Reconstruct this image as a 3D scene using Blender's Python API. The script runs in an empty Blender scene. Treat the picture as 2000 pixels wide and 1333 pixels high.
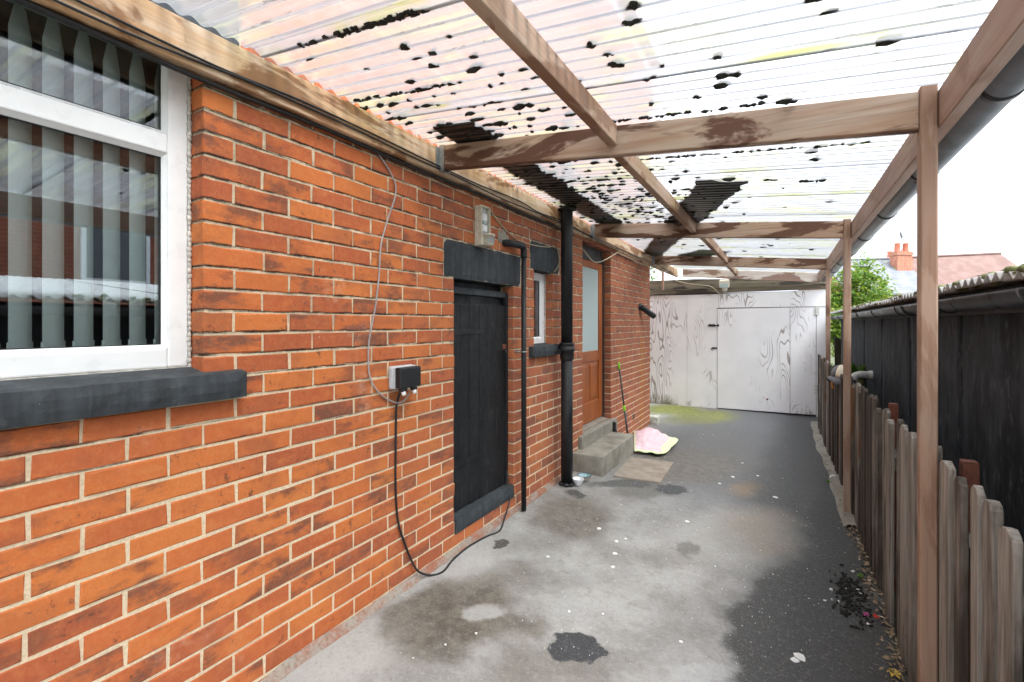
import bpy, bmesh, math, random
from mathutils import Vector, Matrix, noise as mnoise
random.seed(7)
S = bpy.context.scene
COL = S.collection
# ------------------------------------------------------------------ camera, sky, sun, exposure
F = 944.4                                   # focal length in photo pixels (2000 px wide)
TH = math.atan(532 / F)                     # yaw of the camera to the left of the passage axis (+Y)
CAM = Vector((0, 0, 1.457))
cd = bpy.data.cameras.new('camera'); cam = bpy.data.objects.new('camera', cd); COL.objects.link(cam)
cd.sensor_width = 36; cd.lens = F / 2000 * 36; cd.shift_y = -34.5 / 2000
cd.clip_start = .02; cd.clip_end = 2000
cam.location = CAM; cam.rotation_euler = (math.radians(90), 0, TH)
S.camera = cam
SUN_EL, SUN_AZ = math.radians(58), math.radians(105)     # azimuth from +Y towards +X
w = bpy.data.worlds.new('World'); S.world = w; w.use_nodes = True
wn = w.node_tree; bgn = wn.nodes['Background']
sk = wn.nodes.new('ShaderNodeTexSky'); sk.sky_type = 'NISHITA'; sk.sun_disc = False
sk.sun_elevation = SUN_EL; sk.sun_rotation = SUN_AZ; sk.air_density = 1.0; sk.dust_density = 6.0; sk.ozone_density = 1.0
hs = wn.nodes.new('ShaderNodeHueSaturation'); hs.inputs['Saturation'].default_value = .16
mxw = wn.nodes.new('ShaderNodeMix'); mxw.data_type = 'RGBA'; mxw.inputs[0].default_value = .55
mxw.inputs[7].default_value = (8.0, 8.8, 9.9, 1)          # the even white cloud layer
wn.links.new(sk.outputs[0], hs.inputs['Color']); wn.links.new(hs.outputs[0], mxw.inputs[6])
wn.links.new(mxw.outputs[2], bgn.inputs[0]); bgn.inputs[1].default_value = .15
sl = bpy.data.lights.new('sun', 'SUN'); sl.energy = 1.3; sl.angle = math.radians(25); sl.color = (1, .98, .95)
so = bpy.data.objects.new('sun', sl); COL.objects.link(so)
sd = Vector((math.sin(SUN_AZ) * math.cos(SUN_EL), math.cos(SUN_AZ) * math.cos(SUN_EL), math.sin(SUN_EL)))
so.rotation_euler = sd.to_track_quat('Z', 'Y').to_euler()
so.location = (3, 0, 12)
S.view_settings.view_transform = 'Standard'; S.view_settings.look = 'None'
S.view_settings.exposure = 1.62; S.view_settings.gamma = 1; S.view_settings.use_curve_mapping = False
S.cycles.transparent_max_bounces = 24; S.cycles.max_bounces = 10; S.cycles.diffuse_bounces = 5
S.cycles.sample_clamp_indirect = 8

# ------------------------------------------------------------------ pixel -> place
def ray(px, py):
    a = (px - 1000) / F; b = (632 - py) / F; s, c = math.sin(TH), math.cos(TH)
    return Vector((-s + a * c, c + a * s, b))
def atX(px, py, X): d = ray(px, py); return CAM + d * (X / d.x)
def atY(px, py, Y): d = ray(px, py); return CAM + d * (Y / d.y)
def atZ(px, py, Z): d = ray(px, py); return CAM + d * ((Z - CAM.z) / d.z)
def sst(a, b, x):
    t = min(1, max(0, (x - a) / (b - a))); return t * t * (3 - 2 * t)
def gz(x, y):                               # height of the drive: falls to the fence and to the gate
    zw = -.135 * sst(4.4, 8.2, y); zf = -.15
    a = sst(-2.3, .6, x)
    return zw * (1 - a) + zf * a
def atG(px, py):
    z = -.1
    for _ in range(6):
        p = atZ(px, py, z); z = gz(p.x, p.y)
    p.z = z
    return p
ZS0, SLP = 2.522, .09
def zs(x): return ZS0 - SLP * (x + 1.84)     # underside line of the roof sheets
def atR(px, py, off=.02):
    d = ray(px, py)
    s = (ZS0 + off - SLP * 1.84 - CAM.z) / (d.z + SLP * d.x)
    return CAM + d * s

# ------------------------------------------------------------------ material helpers
class MT:
    def __init__(s, name):
        s.m = bpy.data.materials.new(name); s.m.use_nodes = True; s.t = s.m.node_tree
        s.b = s.t.nodes['Principled BSDF']; s._p = None
    def n(s, typ, props=None, **ins):
        nd = s.t.nodes.new('ShaderNode' + typ)
        for k, v in (props or {}).items(): setattr(nd, k, v)
        for k, v in ins.items():
            key = int(k[1:]) if k[0] == 'i' and k[1:].isdigit() else k.replace('_', ' ')
            s.put(nd.inputs[key], v)
        return nd
    def put(s, sock, v):
        if isinstance(v, bpy.types.NodeSocket): s.t.links.new(v, sock)
        else:
            if isinstance(v, (tuple, list)) and len(v) == 3 and sock.type == 'RGBA': v = (*v, 1)
            sock.default_value = v
    @property
    def pos(s):
        if s._p is None: s._p = s.n('NewGeometry').outputs['Position']
        return s._p
    def map(s, scale, vec=None, loc=(0, 0, 0)):
        return s.n('Mapping', Vector=vec or s.pos, Scale=scale, Location=loc).outputs[0]
    def noise(s, scale, detail=4, rough=.55, vec=None, dist=0.):
        return s.n('TexNoise', Vector=vec or s.pos, Scale=scale, Detail=detail, Roughness=rough, Distortion=dist).outputs[0]
    def math(s, op, a, b=0., clamp=False):
        nd = s.t.nodes.new('ShaderNodeMath'); nd.operation = op; nd.use_clamp = clamp
        s.put(nd.inputs[0], a); s.put(nd.inputs[1], b); return nd.outputs[0]
    def rng(s, x, a, b, c=0., d=1., smooth=True):
        nd = s.t.nodes.new('ShaderNodeMapRange'); nd.interpolation_type = 'SMOOTHSTEP' if smooth else 'LINEAR'
        for k, v in zip(('Value', 'From Min', 'From Max', 'To Min', 'To Max'), (x, a, b, c, d)): s.put(nd.inputs[k], v)
        return nd.outputs[0]
    def mix(s, f, a, b, mode='MIX'):
        nd = s.t.nodes.new('ShaderNodeMix'); nd.data_type = 'RGBA'; nd.blend_type = mode
        s.put(nd.inputs[0], f); s.put(nd.inputs[6], a); s.put(nd.inputs[7], b); return nd.outputs[2]
    def ramp(s, f, stops):
        nd = s.t.nodes.new('ShaderNodeValToRGB'); s.put(nd.inputs[0], f); cr = nd.color_ramp
        while len(cr.elements) < len(stops): cr.elements.new(.5)
        for e, (p, c) in zip(cr.elements, stops): e.position = p; e.color = (*c, 1)
        return nd.outputs[0]
    def bump(s, h, strength=.3, dist=.01):
        return s.n('Bump', Height=h, Strength=strength, Distance=dist).outputs[0]
    def out(s, color=None, rough=None, normal=None, metal=None, spec=None):
        if color is not None: s.put(s.b.inputs['Base Color'], color)
        if rough is not None: s.put(s.b.inputs['Roughness'], rough)
        if normal is not None: s.put(s.b.inputs['Normal'], normal)
        if metal is not None: s.put(s.b.inputs['Metallic'], metal)
        if spec is not None: s.put(s.b.inputs['Specular IOR Level'], spec)
        return s.m
MAT = {}
def simple(name, col, rough=.6, var=.25, scale=25, bump=.1, metal=0, spec=.4, blotch=.35):
    g = MT(name); n = g.noise(scale, 5)
    c = g.mix(g.rng(n, .3, .7), tuple(v * (1 - var) for v in col), tuple(min(1, v * (1 + var)) for v in col))
    big = g.noise(scale * .13, 3)
    c = g.mix(g.rng(big, .35, .7, 0, blotch), c, tuple(v * .6 for v in col))
    MAT[name] = g.out(c, g.rng(n, .2, .8, rough - .1, min(1, rough + .12)), g.bump(n, bump, .004), metal, spec)
    return MAT[name]

# brick ---------------------------------------------------------------
def brick_mat():
    g = MT('brick')
    oi = g.n('ObjectInfo').outputs['Random']; isl = g.n('NewGeometry').outputs['Random Per Island']
    r = g.math('FRACT', g.math('ADD', oi, isl)); r2 = g.math('FRACT', g.math('MULTIPLY', r, 7.31)); r3 = g.math('FRACT', g.math('MULTIPLY', r, 23.7))
    c = g.ramp(r, [(0, (.40, .098, .040)), (.22, (.47, .116, .039)), (.55, (.55, .145, .041)), (.8, (.61, .185, .046)), (1, (.50, .125, .042))])
    sp0 = g.n('SeparateXYZ', Vector=g.pos).outputs[2]; Z0_ = .025
    off = g.n('CombineXYZ', X=g.math('MULTIPLY', r, 37.)).outputs[0]
    v = g.n('VectorMath', {'operation': 'ADD'}, i0=g.pos, i1=off).outputs[0]
    n1 = g.noise(8, 6, .66, g.map((1, .6, 1.5), v)); n2 = g.noise(160, 3, .6); n3 = g.noise(4.5, 5, .6); n4 = g.noise(42, 5, .7, v)
    soot = g.math('MULTIPLY', g.rng(n1, .44, .62), g.rng(r2, .30, .75, .12, 1.0))
    soot = g.math('MULTIPLY', soot, g.rng(n4, .26, .54, .35, 1))
    c = g.mix(soot, c, (.120, .054, .042))
    c = g.mix(g.math('MULTIPLY', g.rng(g.noise(26, 6, .75, v), .57, .66), g.rng(r3, .45, .7, 0, .85)), c, (.06, .034, .028))
    c = g.mix(g.math('MULTIPLY', g.rng(n1, .46, .30), .55), c, (.58, .215, .065))
    c = g.mix(g.rng(n3, .5, .75, 0, .45), c, (.24, .075, .045))
    c = g.mix(g.rng(n4, .35, .75, 0, .30), c, (.66, .25, .10))
    pits = g.rng(g.noise(75, 4, .7, v), .66, .74)
    c = g.mix(g.math('MULTIPLY', pits, .75), c, (.06, .032, .028))
    c = g.mix(g.rng(n2, .25, .75, .0, .22), c, (.20, .06, .03))
    # pale bloom and paint flecks
    bl = g.math('MULTIPLY', g.rng(g.noise(2.1, 5, .65), .60, .76), g.rng(g.noise(30, 4, .7), .4, .62))
    c = g.mix(g.math('MULTIPLY', bl, .5), c, (.60, .42, .34))
    fl = g.rng(g.noise(40, 3, .6), .775, .79)
    c = g.mix(g.math('MULTIPLY', fl, .8), c, (.74, .70, .66))
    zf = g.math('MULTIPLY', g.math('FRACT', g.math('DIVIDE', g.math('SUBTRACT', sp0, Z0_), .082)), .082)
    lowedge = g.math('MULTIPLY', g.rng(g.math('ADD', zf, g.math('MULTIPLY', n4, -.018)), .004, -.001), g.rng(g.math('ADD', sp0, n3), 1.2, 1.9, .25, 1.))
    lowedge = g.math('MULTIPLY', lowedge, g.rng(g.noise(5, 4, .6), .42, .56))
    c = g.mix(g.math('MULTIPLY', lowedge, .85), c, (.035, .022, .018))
    # mauve-brown haze painted into the brick colour further down the passage
    sp = g.n('SeparateXYZ', Vector=g.pos).outputs
    far = g.math('MULTIPLY', g.rng(g.math('ADD', sp[1], g.math('MULTIPLY', n3, 1.4)), 2.0, 5.2), .9)
    c = g.mix(far, c, g.mix(.55, c, (.30, .135, .10)))
    rust = g.math('MULTIPLY', g.rng(g.math('ABSOLUTE', g.math('SUBTRACT', g.math('ADD', sp[1], g.math('MULTIPLY', n1, .12)), 7.27)), .05, .16, 1, 0), g.rng(sp[2], 1.1, 1.35, 1, 0))
    c = g.mix(g.math('MULTIPLY', rust, .7), c, (.42, .15, .035))
    h = g.math('ADD', g.math('MULTIPLY', n4, .8), g.math('MULTIPLY', n2, .5))
    MAT['brick'] = g.out(c, .82, g.bump(h, .35, .004), 0, .25)
brick_mat()
def mortar_mat():
    g = MT('mortar'); n = g.noise(90, 5, .7); n2 = g.noise(2.2, 4); n3 = g.noise(14, 4)
    z = g.n('SeparateXYZ', Vector=g.pos).outputs[2]
    c = g.mix(g.rng(n, .3, .7), (.60, .48, .32), (.76, .64, .47))
    dirt = g.math('MULTIPLY', g.rng(g.math('ADD', z, g.math('MULTIPLY', n2, .9)), 1.25, 2.2), g.rng(n3, .35, .6, .15, .85))
    c = g.mix(g.math('MULTIPLY', dirt, .55), c, (.12, .09, .07))
    jf = g.math('MULTIPLY', g.math('FRACT', g.math('DIVIDE', g.math('SUBTRACT', z, .025 - .0054), .082)), .082)   # weather-struck joint: shadow line and grime under the upper brick, put into the colour
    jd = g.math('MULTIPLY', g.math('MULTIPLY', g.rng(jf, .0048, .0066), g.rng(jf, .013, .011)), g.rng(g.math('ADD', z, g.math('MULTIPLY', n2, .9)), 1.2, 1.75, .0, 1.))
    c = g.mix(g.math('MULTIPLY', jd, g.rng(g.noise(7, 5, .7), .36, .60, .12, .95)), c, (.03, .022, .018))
    MAT['mortar'] = g.out(c, .95, g.bump(n, .6, .006), 0, .1)
mortar_mat()
def wall_brick_tex(name, c1, c2, mo, axes='YZ', scale=1.0, row=.082, bw=.235):
    g = MT(name); sp = g.n('SeparateXYZ', Vector=g.pos).outputs
    ix = {'X': 0, 'Y': 1, 'Z': 2}
    v = g.n('CombineXYZ', X=sp[ix[axes[0]]], Y=sp[ix[axes[1]]]).outputs[0]
    b = g.n('TexBrick', Vector=v, Color1=c1, Color2=c2, Mortar=mo, Scale=scale)
    b.inputs['Brick Width'].default_value = bw; b.inputs['Row Height'].default_value = row; b.inputs['Mortar Size'].default_value = .006
    c = g.mix(g.rng(g.noise(6, 5), .4, .7, 0, .5), b.outputs[0], (c1[0] * .5, c1[1] * .5, c1[2] * .6))
    MAT[name] = g.out(c, .85, g.bump(g.math('SUBTRACT', 1., b.outputs[1]), .4, .01), 0, .2)
wall_brick_tex('upper_brick', (.42, .10, .045), (.33, .08, .04), (.42, .35, .25))
wall_brick_tex('end_brick', (.38, .10, .045), (.30, .08, .04), (.42, .35, .25), 'XZ')
wall_brick_tex('chimney_brick', (.50, .19, .11), (.42, .15, .09), (.5, .42, .35), 'YZ')
wall_brick_tex('neighbour_brick', (.36, .10, .055), (.28, .08, .045), (.38, .32, .25), 'YZ')

# timber ---------------------------------------------------------------
def wood(name, axis, light, grey, stain, amt=.55, rough=.75):
    g = MT(name)
    sc = [13., 13., 13.]; sc[axis] = .9
    s2 = [6., 6., 6.]; s2[axis] = 1.5
    s3 = [70., 70., 70.]; s3[axis] = 2.2
    r = g.n('ObjectInfo').outputs['Random']
    v = g.n('VectorMath', {'operation': 'ADD'}, i0=g.pos, i1=g.n('CombineXYZ', X=g.math('MULTIPLY', r, 11.), Y=g.math('MULTIPLY', r, 5.)).outputs[0]).outputs[0]
    gr = g.noise(1.6, 6, .6, g.map(sc, v), .8); pt = g.noise(1.1, 5, .62, g.map(s2, v), .5); fi = g.noise(1, 4, .6, g.map(s3, v))
    c = g.mix(g.rng(gr, .3, .7), light, grey)
    st = g.math('MULTIPLY', g.rng(pt, .49, .56), amt * 1.6, True)
    c = g.mix(st, c, stain)
    c = g.mix(g.rng(fi, .45, .8, 0, .45), c, tuple(k * .45 for k in light))
    s4 = [9., 9., 9.]; s4[axis] = 4.
    kn = g.n('TexVoronoi', Vector=g.map(s4, v), Scale=.32).outputs[0]
    c = g.mix(g.rng(kn, .05, .13, .8, 0), c, tuple(k * .5 for k in stain))
    h = g.math('ADD', g.math('MULTIPLY', gr, .6), g.math('MULTIPLY', fi, .6))
    MAT[name] = g.out(c, rough, g.bump(h, .35, .004), 0, .3)
LT, GY, ST = (.36, .215, .135), (.43, .33, .25), (.10, .042, .024)
wood('timber_x', 0, (.33, .205, .135), (.43, .345, .27), (.10, .044, .026), .6)
wood('timber_y', 1, LT, GY, (.17, .075, .036), .42)
wood('timber_plate', 1, (.52, .31, .16), (.62, .50, .37), (.22, .10, .042), .55)
wood('timber_z', 2, (.34, .215, .145), (.40, .30, .235), (.22, .115, .07), .35)
wood('timber_edge', 1, (.33, .215, .165), (.38, .285, .235), (.21, .12, .085), .3)
wood('timber_pale', 0, (.62, .54, .47), (.72, .66, .60), (.20, .085, .05), .5)
wood('timber_dark', 0, (.10, .085, .06), (.20, .17, .12), (.035, .03, .025), .55)
wood('orange_door', 2, (.40, .115, .025), (.34, .095, .025), (.27, .07, .022), .35, .38)
def fence_mat():
    g = MT('fence_wood'); r = g.n('ObjectInfo').outputs['Random']; sp = g.n('SeparateXYZ', Vector=g.pos).outputs
    v = g.n('VectorMath', {'operation': 'ADD'}, i0=g.pos, i1=g.n('CombineXYZ', X=g.math('MULTIPLY', r, 19.)).outputs[0]).outputs[0]
    fi = g.noise(1, 5, .65, g.map((85, 85, 3), v)); pt = g.noise(2.2, 5, .6, g.map((2, 2, .7), v)); gr = g.noise(1, 4, .6, g.map((28, 28, 1.2), v), 1)
    dark = g.mix(g.rng(gr, .3, .7), (.045, .036, .030), (.10, .080, .064))
    pale = g.mix(g.rng(gr, .3, .7), (.17, .145, .12), (.36, .33, .29))
    f = g.rng(g.math('ADD', g.math('MULTIPLY', r, .58), g.math('ADD', g.math('SUBTRACT', pt, .09), g.rng(sp[1], 2.2, 4.6, .16, -.20))), .55, .82)
    c = g.mix(f, dark, pale)
    c = g.mix(g.math('MULTIPLY', g.rng(pt, .56, .64), g.rng(r, .5, .7)), c, (.17, .085, .045))
    c = g.mix(g.rng(fi, .5, .75, 0, .7), c, (.03, .025, .02))
    c = g.mix(g.rng(g.math('ADD', sp[2], g.math('MULTIPLY', pt, .5)), .55, .0, 0, .55), c, (.05, .042, .03))
    MAT['fence_wood'] = g.out(c, .9, g.bump(g.math('ADD', fi, gr), .5, .006), 0, .2)
fence_mat()
# painted wood, plastics ------------------------------------------------
def black_paint(name, base, wear, axis=2, rough=.5):
    g = MT(name); sc = [18., 18., 18.]; sc[axis] = 1.6
    a = g.noise(1.3, 6, .6, g.map(sc)); b = g.noise(7, 6, .65); f = g.noise(140, 3, .6)
    c = g.mix(g.rng(a, .35, .75), base, tuple(k * 1.9 for k in base))
    c = g.mix(g.rng(b, .60, .72, 0, .5), c, wear)
    c = g.mix(g.rng(g.noise(55, 3, .7), .73, .76, 0, .7), c, (.42, .42, .40))
    MAT[name] = g.out(c, g.rng(b, .3, .7, rough - .08, rough + .25), g.bump(g.math('ADD', g.math('ADD', a, g.math('MULTIPLY', f, .5)), g.math('MULTIPLY', g.noise(48, 5, .7), .9)), .6, .007), 0, .4)
black_paint('black_door', (.006, .007, .0085), (.035, .032, .028), 2, .5)
black_paint('black_stone', (.028, .033, .038), (.085, .09, .092), 2, .7)
black_paint('black_frame', (.014, .014, .015), (.06, .055, .05), 2, .5)
black_paint('black_iron', (.009, .0095, .011), (.045, .042, .038), 2, .38)
simple('black_plastic', (.018, .019, .022), .42, .2, 60, .05)
simple('grey_plastic', (.52, .55, .58), .4, .06, 40, .03)
simple('cream_plastic', (.62, .58, .47), .5, .15, 30, .05)
simple('cream_cable', (.50, .42, .29), .5, .1, 40, .03)
simple('grey_cable', (.36, .34, .34), .45, .08, 40, .02)
simple('black_cable', (.018, .018, .019), .45, .1, 40, .02)
simple('upvc', (.86, .875, .89), .32, .02, 12, .01, blotch=.05)
simple('sealant', (.55, .52, .48), .8, .3, 40, .5)
simple('blind_fabric', (.84, .90, .88), .8, .04, 200, .05, blotch=.06)
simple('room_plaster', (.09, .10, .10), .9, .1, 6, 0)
simple('pot_white', (.82, .83, .86), .25, .03, 20, .01)
simple('pot_teal', (.34, .50, .52), .35, .15, 30, .02)
simple('pot_cream', (.55, .50, .42), .45, .12, 30, .02)
simple('pot_navy', (.02, .04, .16), .35, .1, 30, .02)
simple('lime_plastic', (.28, .75, .02), .4, .05, 30, .02)
simple('dark_tube', (.07, .075, .085), .4, .1, 40, .02, .3)
simple('zinc', (.40, .42, .43), .45, .15, 60, .1, .8)
simple('rust_metal', (.16, .055, .032), .75, .3, 50, .3)
simple('leaf_litter', (.26, .19, .12), .9, .4, 30, .3)
simple('moss_black', (.022, .022, .018), .95, .4, 40, .5)
simple('dirt_board', (.014, .013, .011), .9, .4, 18, .4)
simple('chip_white', (.75, .75, .72), .6, .1, 40, .1)
simple('litter_red', (.70, .06, .03), .5, .1, 40, .05)
simple('litter_pink', (.62, .10, .36), .5, .1, 40, .05)
simple('litter_yellow', (.62, .42, .06), .6, .1, 40, .05)
simple('weed', (.12, .25, .03), .7, .2, 40, .1)
simple('cap_grey', (.12, .12, .13), .6, .2, 20, .1)
simple('cap_pink', (.75, .12, .40), .5, .15, 20, .1)
simple('cap_cream', (.80, .68, .52), .5, .1, 20, .1)
simple('cap_orange', (.62, .26, .03), .6, .2, 20, .1)
simple('stem_beige', (.50, .38, .29), .7, .2, 20, .1)
simple('pipe_white', (.62, .62, .59), .5, .15, 20, .05)
simple('pale_stone', (.50, .50, .44), .9, .25, 25, .4)
simple('slate', (.30, .31, .34), .7, .1, 3, .1)
simple('lead', (.45, .46, .48), .6, .15, 5, .1)
simple('clay_pot', (.55, .18, .11), .7, .15, 8, .1)
simple('steel_thin', (.16, .17, .19), .5, .1, 20, .02, .5)
simple('hedge_board', (.10, .075, .05), .9, .3, 12, .3)
simple('bark', (.10, .085, .065), .9, .3, 20, .4)
simple('towel_pink', (.78, .55, .60), .95, .10, 120, .35)
simple('towel_lime', (.72, .82, .46), .95, .10, 120, .35)
simple('bag_black', (.014, .014, .016), .6, .3, 50, .2)
simple('boulder', (.20, .13, .10), .9, .3, 25, .4)
simple('soffit_dark', (.03, .03, .032), .7, .2, 15, .1)
def glass_mat(name, tint, gloss_col=(.9, .95, 1), lo=.06, hi=.75, rough=.01):
    g = MT(name)
    t = g.n('BsdfTransparent', Color=tint); gl = g.n('BsdfGlossy', Color=gloss_col, Roughness=rough)
    f = g.rng(g.n('LayerWeight', Blend=.32).outputs['Fresnel'], 0, 1, lo, hi, False)
    mx = g.n('MixShader', Fac=f, i1=t.outputs[0], i2=gl.outputs[0])
    g.t.links.new(mx.outputs[0], g.t.nodes['Material Output'].inputs[0]); MAT[name] = g.m
glass_mat('glass', (.93, .97, .97), lo=.11, hi=.85)
g_ = MT('frosted'); MAT['frosted'] = g_.out(g_.mix(g_.rng(g_.noise(900, 2), .3, .7), (.40, .50, .49), (.45, .55, .54)), .45, None, 0, .4)
simple('dark_pane', (.02, .025, .03), .05, .05, 6, 0, 0, .8)
# concrete --------------------------------------------------------------
def concrete(name, a, b, sc=1.):
    g = MT(name); n = g.noise(5 * sc, 6, .65); f = g.noise(170, 3, .7); m = g.noise(32 * sc, 5, .7)
    c = g.mix(g.rng(n, .32, .68), a, b); c = g.mix(g.rng(m, .5, .75, 0, .5), c, tuple(k * .55 for k in a))
    c = g.mix(g.rng(f, .62, .74, 0, .5), c, tuple(min(1, k * 1.5) for k in b))
    MAT[name] = g.out(c, .9, g.bump(g.math('ADD', g.math('MULTIPLY', m, .7), f), .5, .006), 0, .2)
concrete('step_concrete', (.20, .185, .155), (.33, .31, .265))
concrete('step_side', (.22, .205, .17), (.30, .28, .24), 2)
concrete('mat_board', (.24, .20, .165), (.33, .285, .24), 1.6)
concrete('cement_sheet', (.50, .51, .50), (.68, .69, .68), 2)

# drive: concrete with asphalt areas, damp stains, algae --------------------
def ground_mat():
    g = MT('drive')
    dn = g.n('TexNoise', Vector=g.pos, Scale=3.2, Detail=6, Roughness=.62).outputs[1]
    dv = g.n('VectorMath', {'operation': 'MULTIPLY_ADD'}, i0=dn, i1=(.34, .34, 0), i2=g.pos).outputs[0]
    p = g.n('VectorMath', {'operation': 'ADD'}, i0=dv, i1=(-.17, -.17, 0)).outputs[0]
    n1 = g.noise(2.6, 6, .62); n2 = g.noise(13, 6, .68); n3 = g.noise(150, 3, .7); n4 = g.noise(420, 2, .7)
    c = g.mix(g.rng(n1, .34, .66), (.235, .228, .22), (.35, .345, .335))
    c = g.mix(g.rng(n2, .48, .72, 0, .45), c, (.17, .155, .135))
    wet = .0
    def blob(cx, cy, rx, ry, col, amt=1., soft=.5, wetness=0.):
        nonlocal c, wet
        o = atG(cx, cy); a = atG(cx + rx, cy) - o; b = atG(cx, cy - ry) - o
        det = a.x * b.y - a.y * b.x
        r1 = (b.y / det, -b.x / det, 0); r2 = (-a.y / det, a.x / det, 0)
        u = g.math('SUBTRACT', g.n('VectorMath', {'operation': 'DOT_PRODUCT'}, i0=p, i1=r1).outputs['Value'], r1[0] * o.x + r1[1] * o.y)
        v = g.math('SUBTRACT', g.n('VectorMath', {'operation': 'DOT_PRODUCT'}, i0=p, i1=r2).outputs['Value'], r2[0] * o.x + r2[1] * o.y)
        d = g.math('SQRT', g.math('ADD', g.math('MULTIPLY', u, u), g.math('MULTIPLY', v, v)))
        f = g.math('MULTIPLY', g.rng(d, 1 + soft * .5, 1 - soft * .5), amt)
        c = g.mix(f, c, col)
        if wetness: wet = g.math('MAXIMUM', wet, g.math('MULTIPLY', f, wetness))
    asph = g.mix(g.rng(n3, .35, .65), (.034, .034, .035), (.075, .074, .072))
    asph2 = g.mix(g.rng(n3, .35, .65), (.070, .075, .082), (.128, .134, .142))
    damp = g.mix(g.rng(n2, .35, .65), (.085, .072, .057), (.155, .136, .112))
    # broad dark areas
    blob(1500, 850, 230, 70, asph2, .95, .7, .5)
    blob(1570, 930, 100, 110, asph, .85, .8, .35)
    blob(1640, 1090, 75, 170, asph, .95, .45, .25)
    blob(1580, 1215, 155, 125, asph, 1., .22, .25)
    blob(1680, 1290, 150, 120, asph, 1., .3, .2)
    blob(1330, 905, 130, 28, damp, .7, .9)
    blob(1390, 860, 90, 30, (.085, .083, .08), .6, .9)
    # damp brown stains on the concrete
    blob(905, 1180, 95, 60, damp, .9, .5)
    blob(840, 1225, 100, 55, damp, .85, .5)
    blob(985, 1205, 85, 45, damp, .8, .6)
    blob(1120, 1010, 75, 40, damp, .8, .7)
    blob(1000, 1120, 60, 26, damp, .6, .8)
    blob(1090, 1300, 130, 40, damp, .6, .8)
    blob(1310, 1090, 55, 22, damp, .4, .8)
    blob(1260, 960, 70, 12, (.10, .095, .085), .7, .7)
    blob(1215, 945, 60, 8, (.055, .058, .06), .8, .6, .2)
    # pale worn concrete
    blob(950, 1195, 38, 18, (.37, .365, .355), .8, .6)
    blob(1080, 1185, 90, 26, (.36, .36, .355), .5, .8)
    blob(640, 1270, 150, 50, (.40, .395, .38), .6, .9)
    blob(850, 1085, 130, 42, (.40, .395, .385), .65, .8)
    blob(1440, 1040, 120, 50, (.33, .32, .30), .5, .9)
    blob(1485, 1025, 60, 30, (.25, .19, .13), .35, 1.4)
    blob(1510, 1070, 40, 14, (.24, .18, .12), .3, 1.4)
    blob(1455, 955, 30, 12, (.27, .18, .095), .5, 1.4)
    blob(1360, 1310, 70, 24, (.40, .40, .40), .6, .6)
    # small dark patches (tar repairs)
    blob(1112, 1266, 55, 29, (.037, .039, .043), 1., .16, .2)
    blob(1160, 1285, 28, 16, (.037, .039, .043), 1., .2, .2)
    blob(977, 1063, 20, 8, (.065, .06, .052), 1., .3)
    blob(1313, 957, 32, 8, (.048, .052, .054), 1., .3, .3)
    blob(1122, 968, 16, 7, (.05, .05, .048), .9, .6)
    blob(1345, 1072, 18, 14, (.11, .105, .1), .7, .7)
    # algae at the gate
    alg = g.mix(g.rng(n2, .35, .65), (.13, .155, .018), (.24, .25, .03))
    blob(1310, 800, 55, 9, alg, .9, .9)
    blob(1375, 813, 60, 11, alg, .75, .9)
    blob(1340, 822, 50, 8, (.15, .15, .06), .6, .9)
    # paint drops, grit
    spk = g.rng(g.n('TexVoronoi', Vector=g.pos, Scale=38.).outputs[0], .035, .06, .6, 0)
    c = g.mix(spk, c, (.03, .03, .03)) if False else c
    n5 = g.noise(48, 5, .75); n6 = g.noise(95, 4, .75)
    c = g.mix(g.rng(n5, .50, .72, 0, .5), c, g.mix(.55, c, (.07, .062, .052)))
    c = g.mix(g.rng(n5, .48, .28, 0, .5), c, g.mix(.5, c, (.50, .49, .47)))
    c = g.mix(g.rng(n6, .60, .70, 0, .6), c, g.mix(.6, c, (.04, .038, .035)))
    c = g.mix(g.rng(n6, .38, .30, 0, .6), c, g.mix(.5, c, (.60, .59, .56)))
    c = g.mix(g.rng(n4, .60, .72, 0, .55), c, (.48, .47, .45))
    c = g.mix(g.rng(n4, .40, .28, 0, .5), c, (.05, .048, .045))
    vr = g.n('TexVoronoi', Vector=g.pos, Scale=16.)
    sp = g.math('MULTIPLY', g.rng(vr.outputs[0], .06, .11, 1, 0), g.rng(g.n('SeparateXYZ', Vector=vr.outputs[1]).outputs[0], .90, .93))
    c = g.mix(sp, c, (.62, .60, .55))
    # the sheet beyond the drive is earth and rough grass
    gp = g.n('SeparateXYZ', Vector=g.pos).outputs
    edge = g.math('MAXIMUM', g.rng(gp[1], 10.2, 10.8), g.math('MAXIMUM', g.rng(gp[0], .46, .54), g.rng(gp[0], -2.6, -2.8)))
    c = g.mix(edge, c, g.mix(g.rng(n2, .35, .65), (.10, .085, .06), (.07, .10, .035)))
    rough = g.math('SUBTRACT', .88, g.math('MULTIPLY', wet, .55)) if not isinstance(wet, float) else .88
    h = g.math('ADD', g.math('MULTIPLY', n2, .8), g.math('ADD', g.math('MULTIPLY', n3, .35), g.math('MULTIPLY', n4, .2)))
    MAT['drive'] = g.out(c, rough, g.bump(h, .45, .008), 0, .3)
ground_mat()

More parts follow.
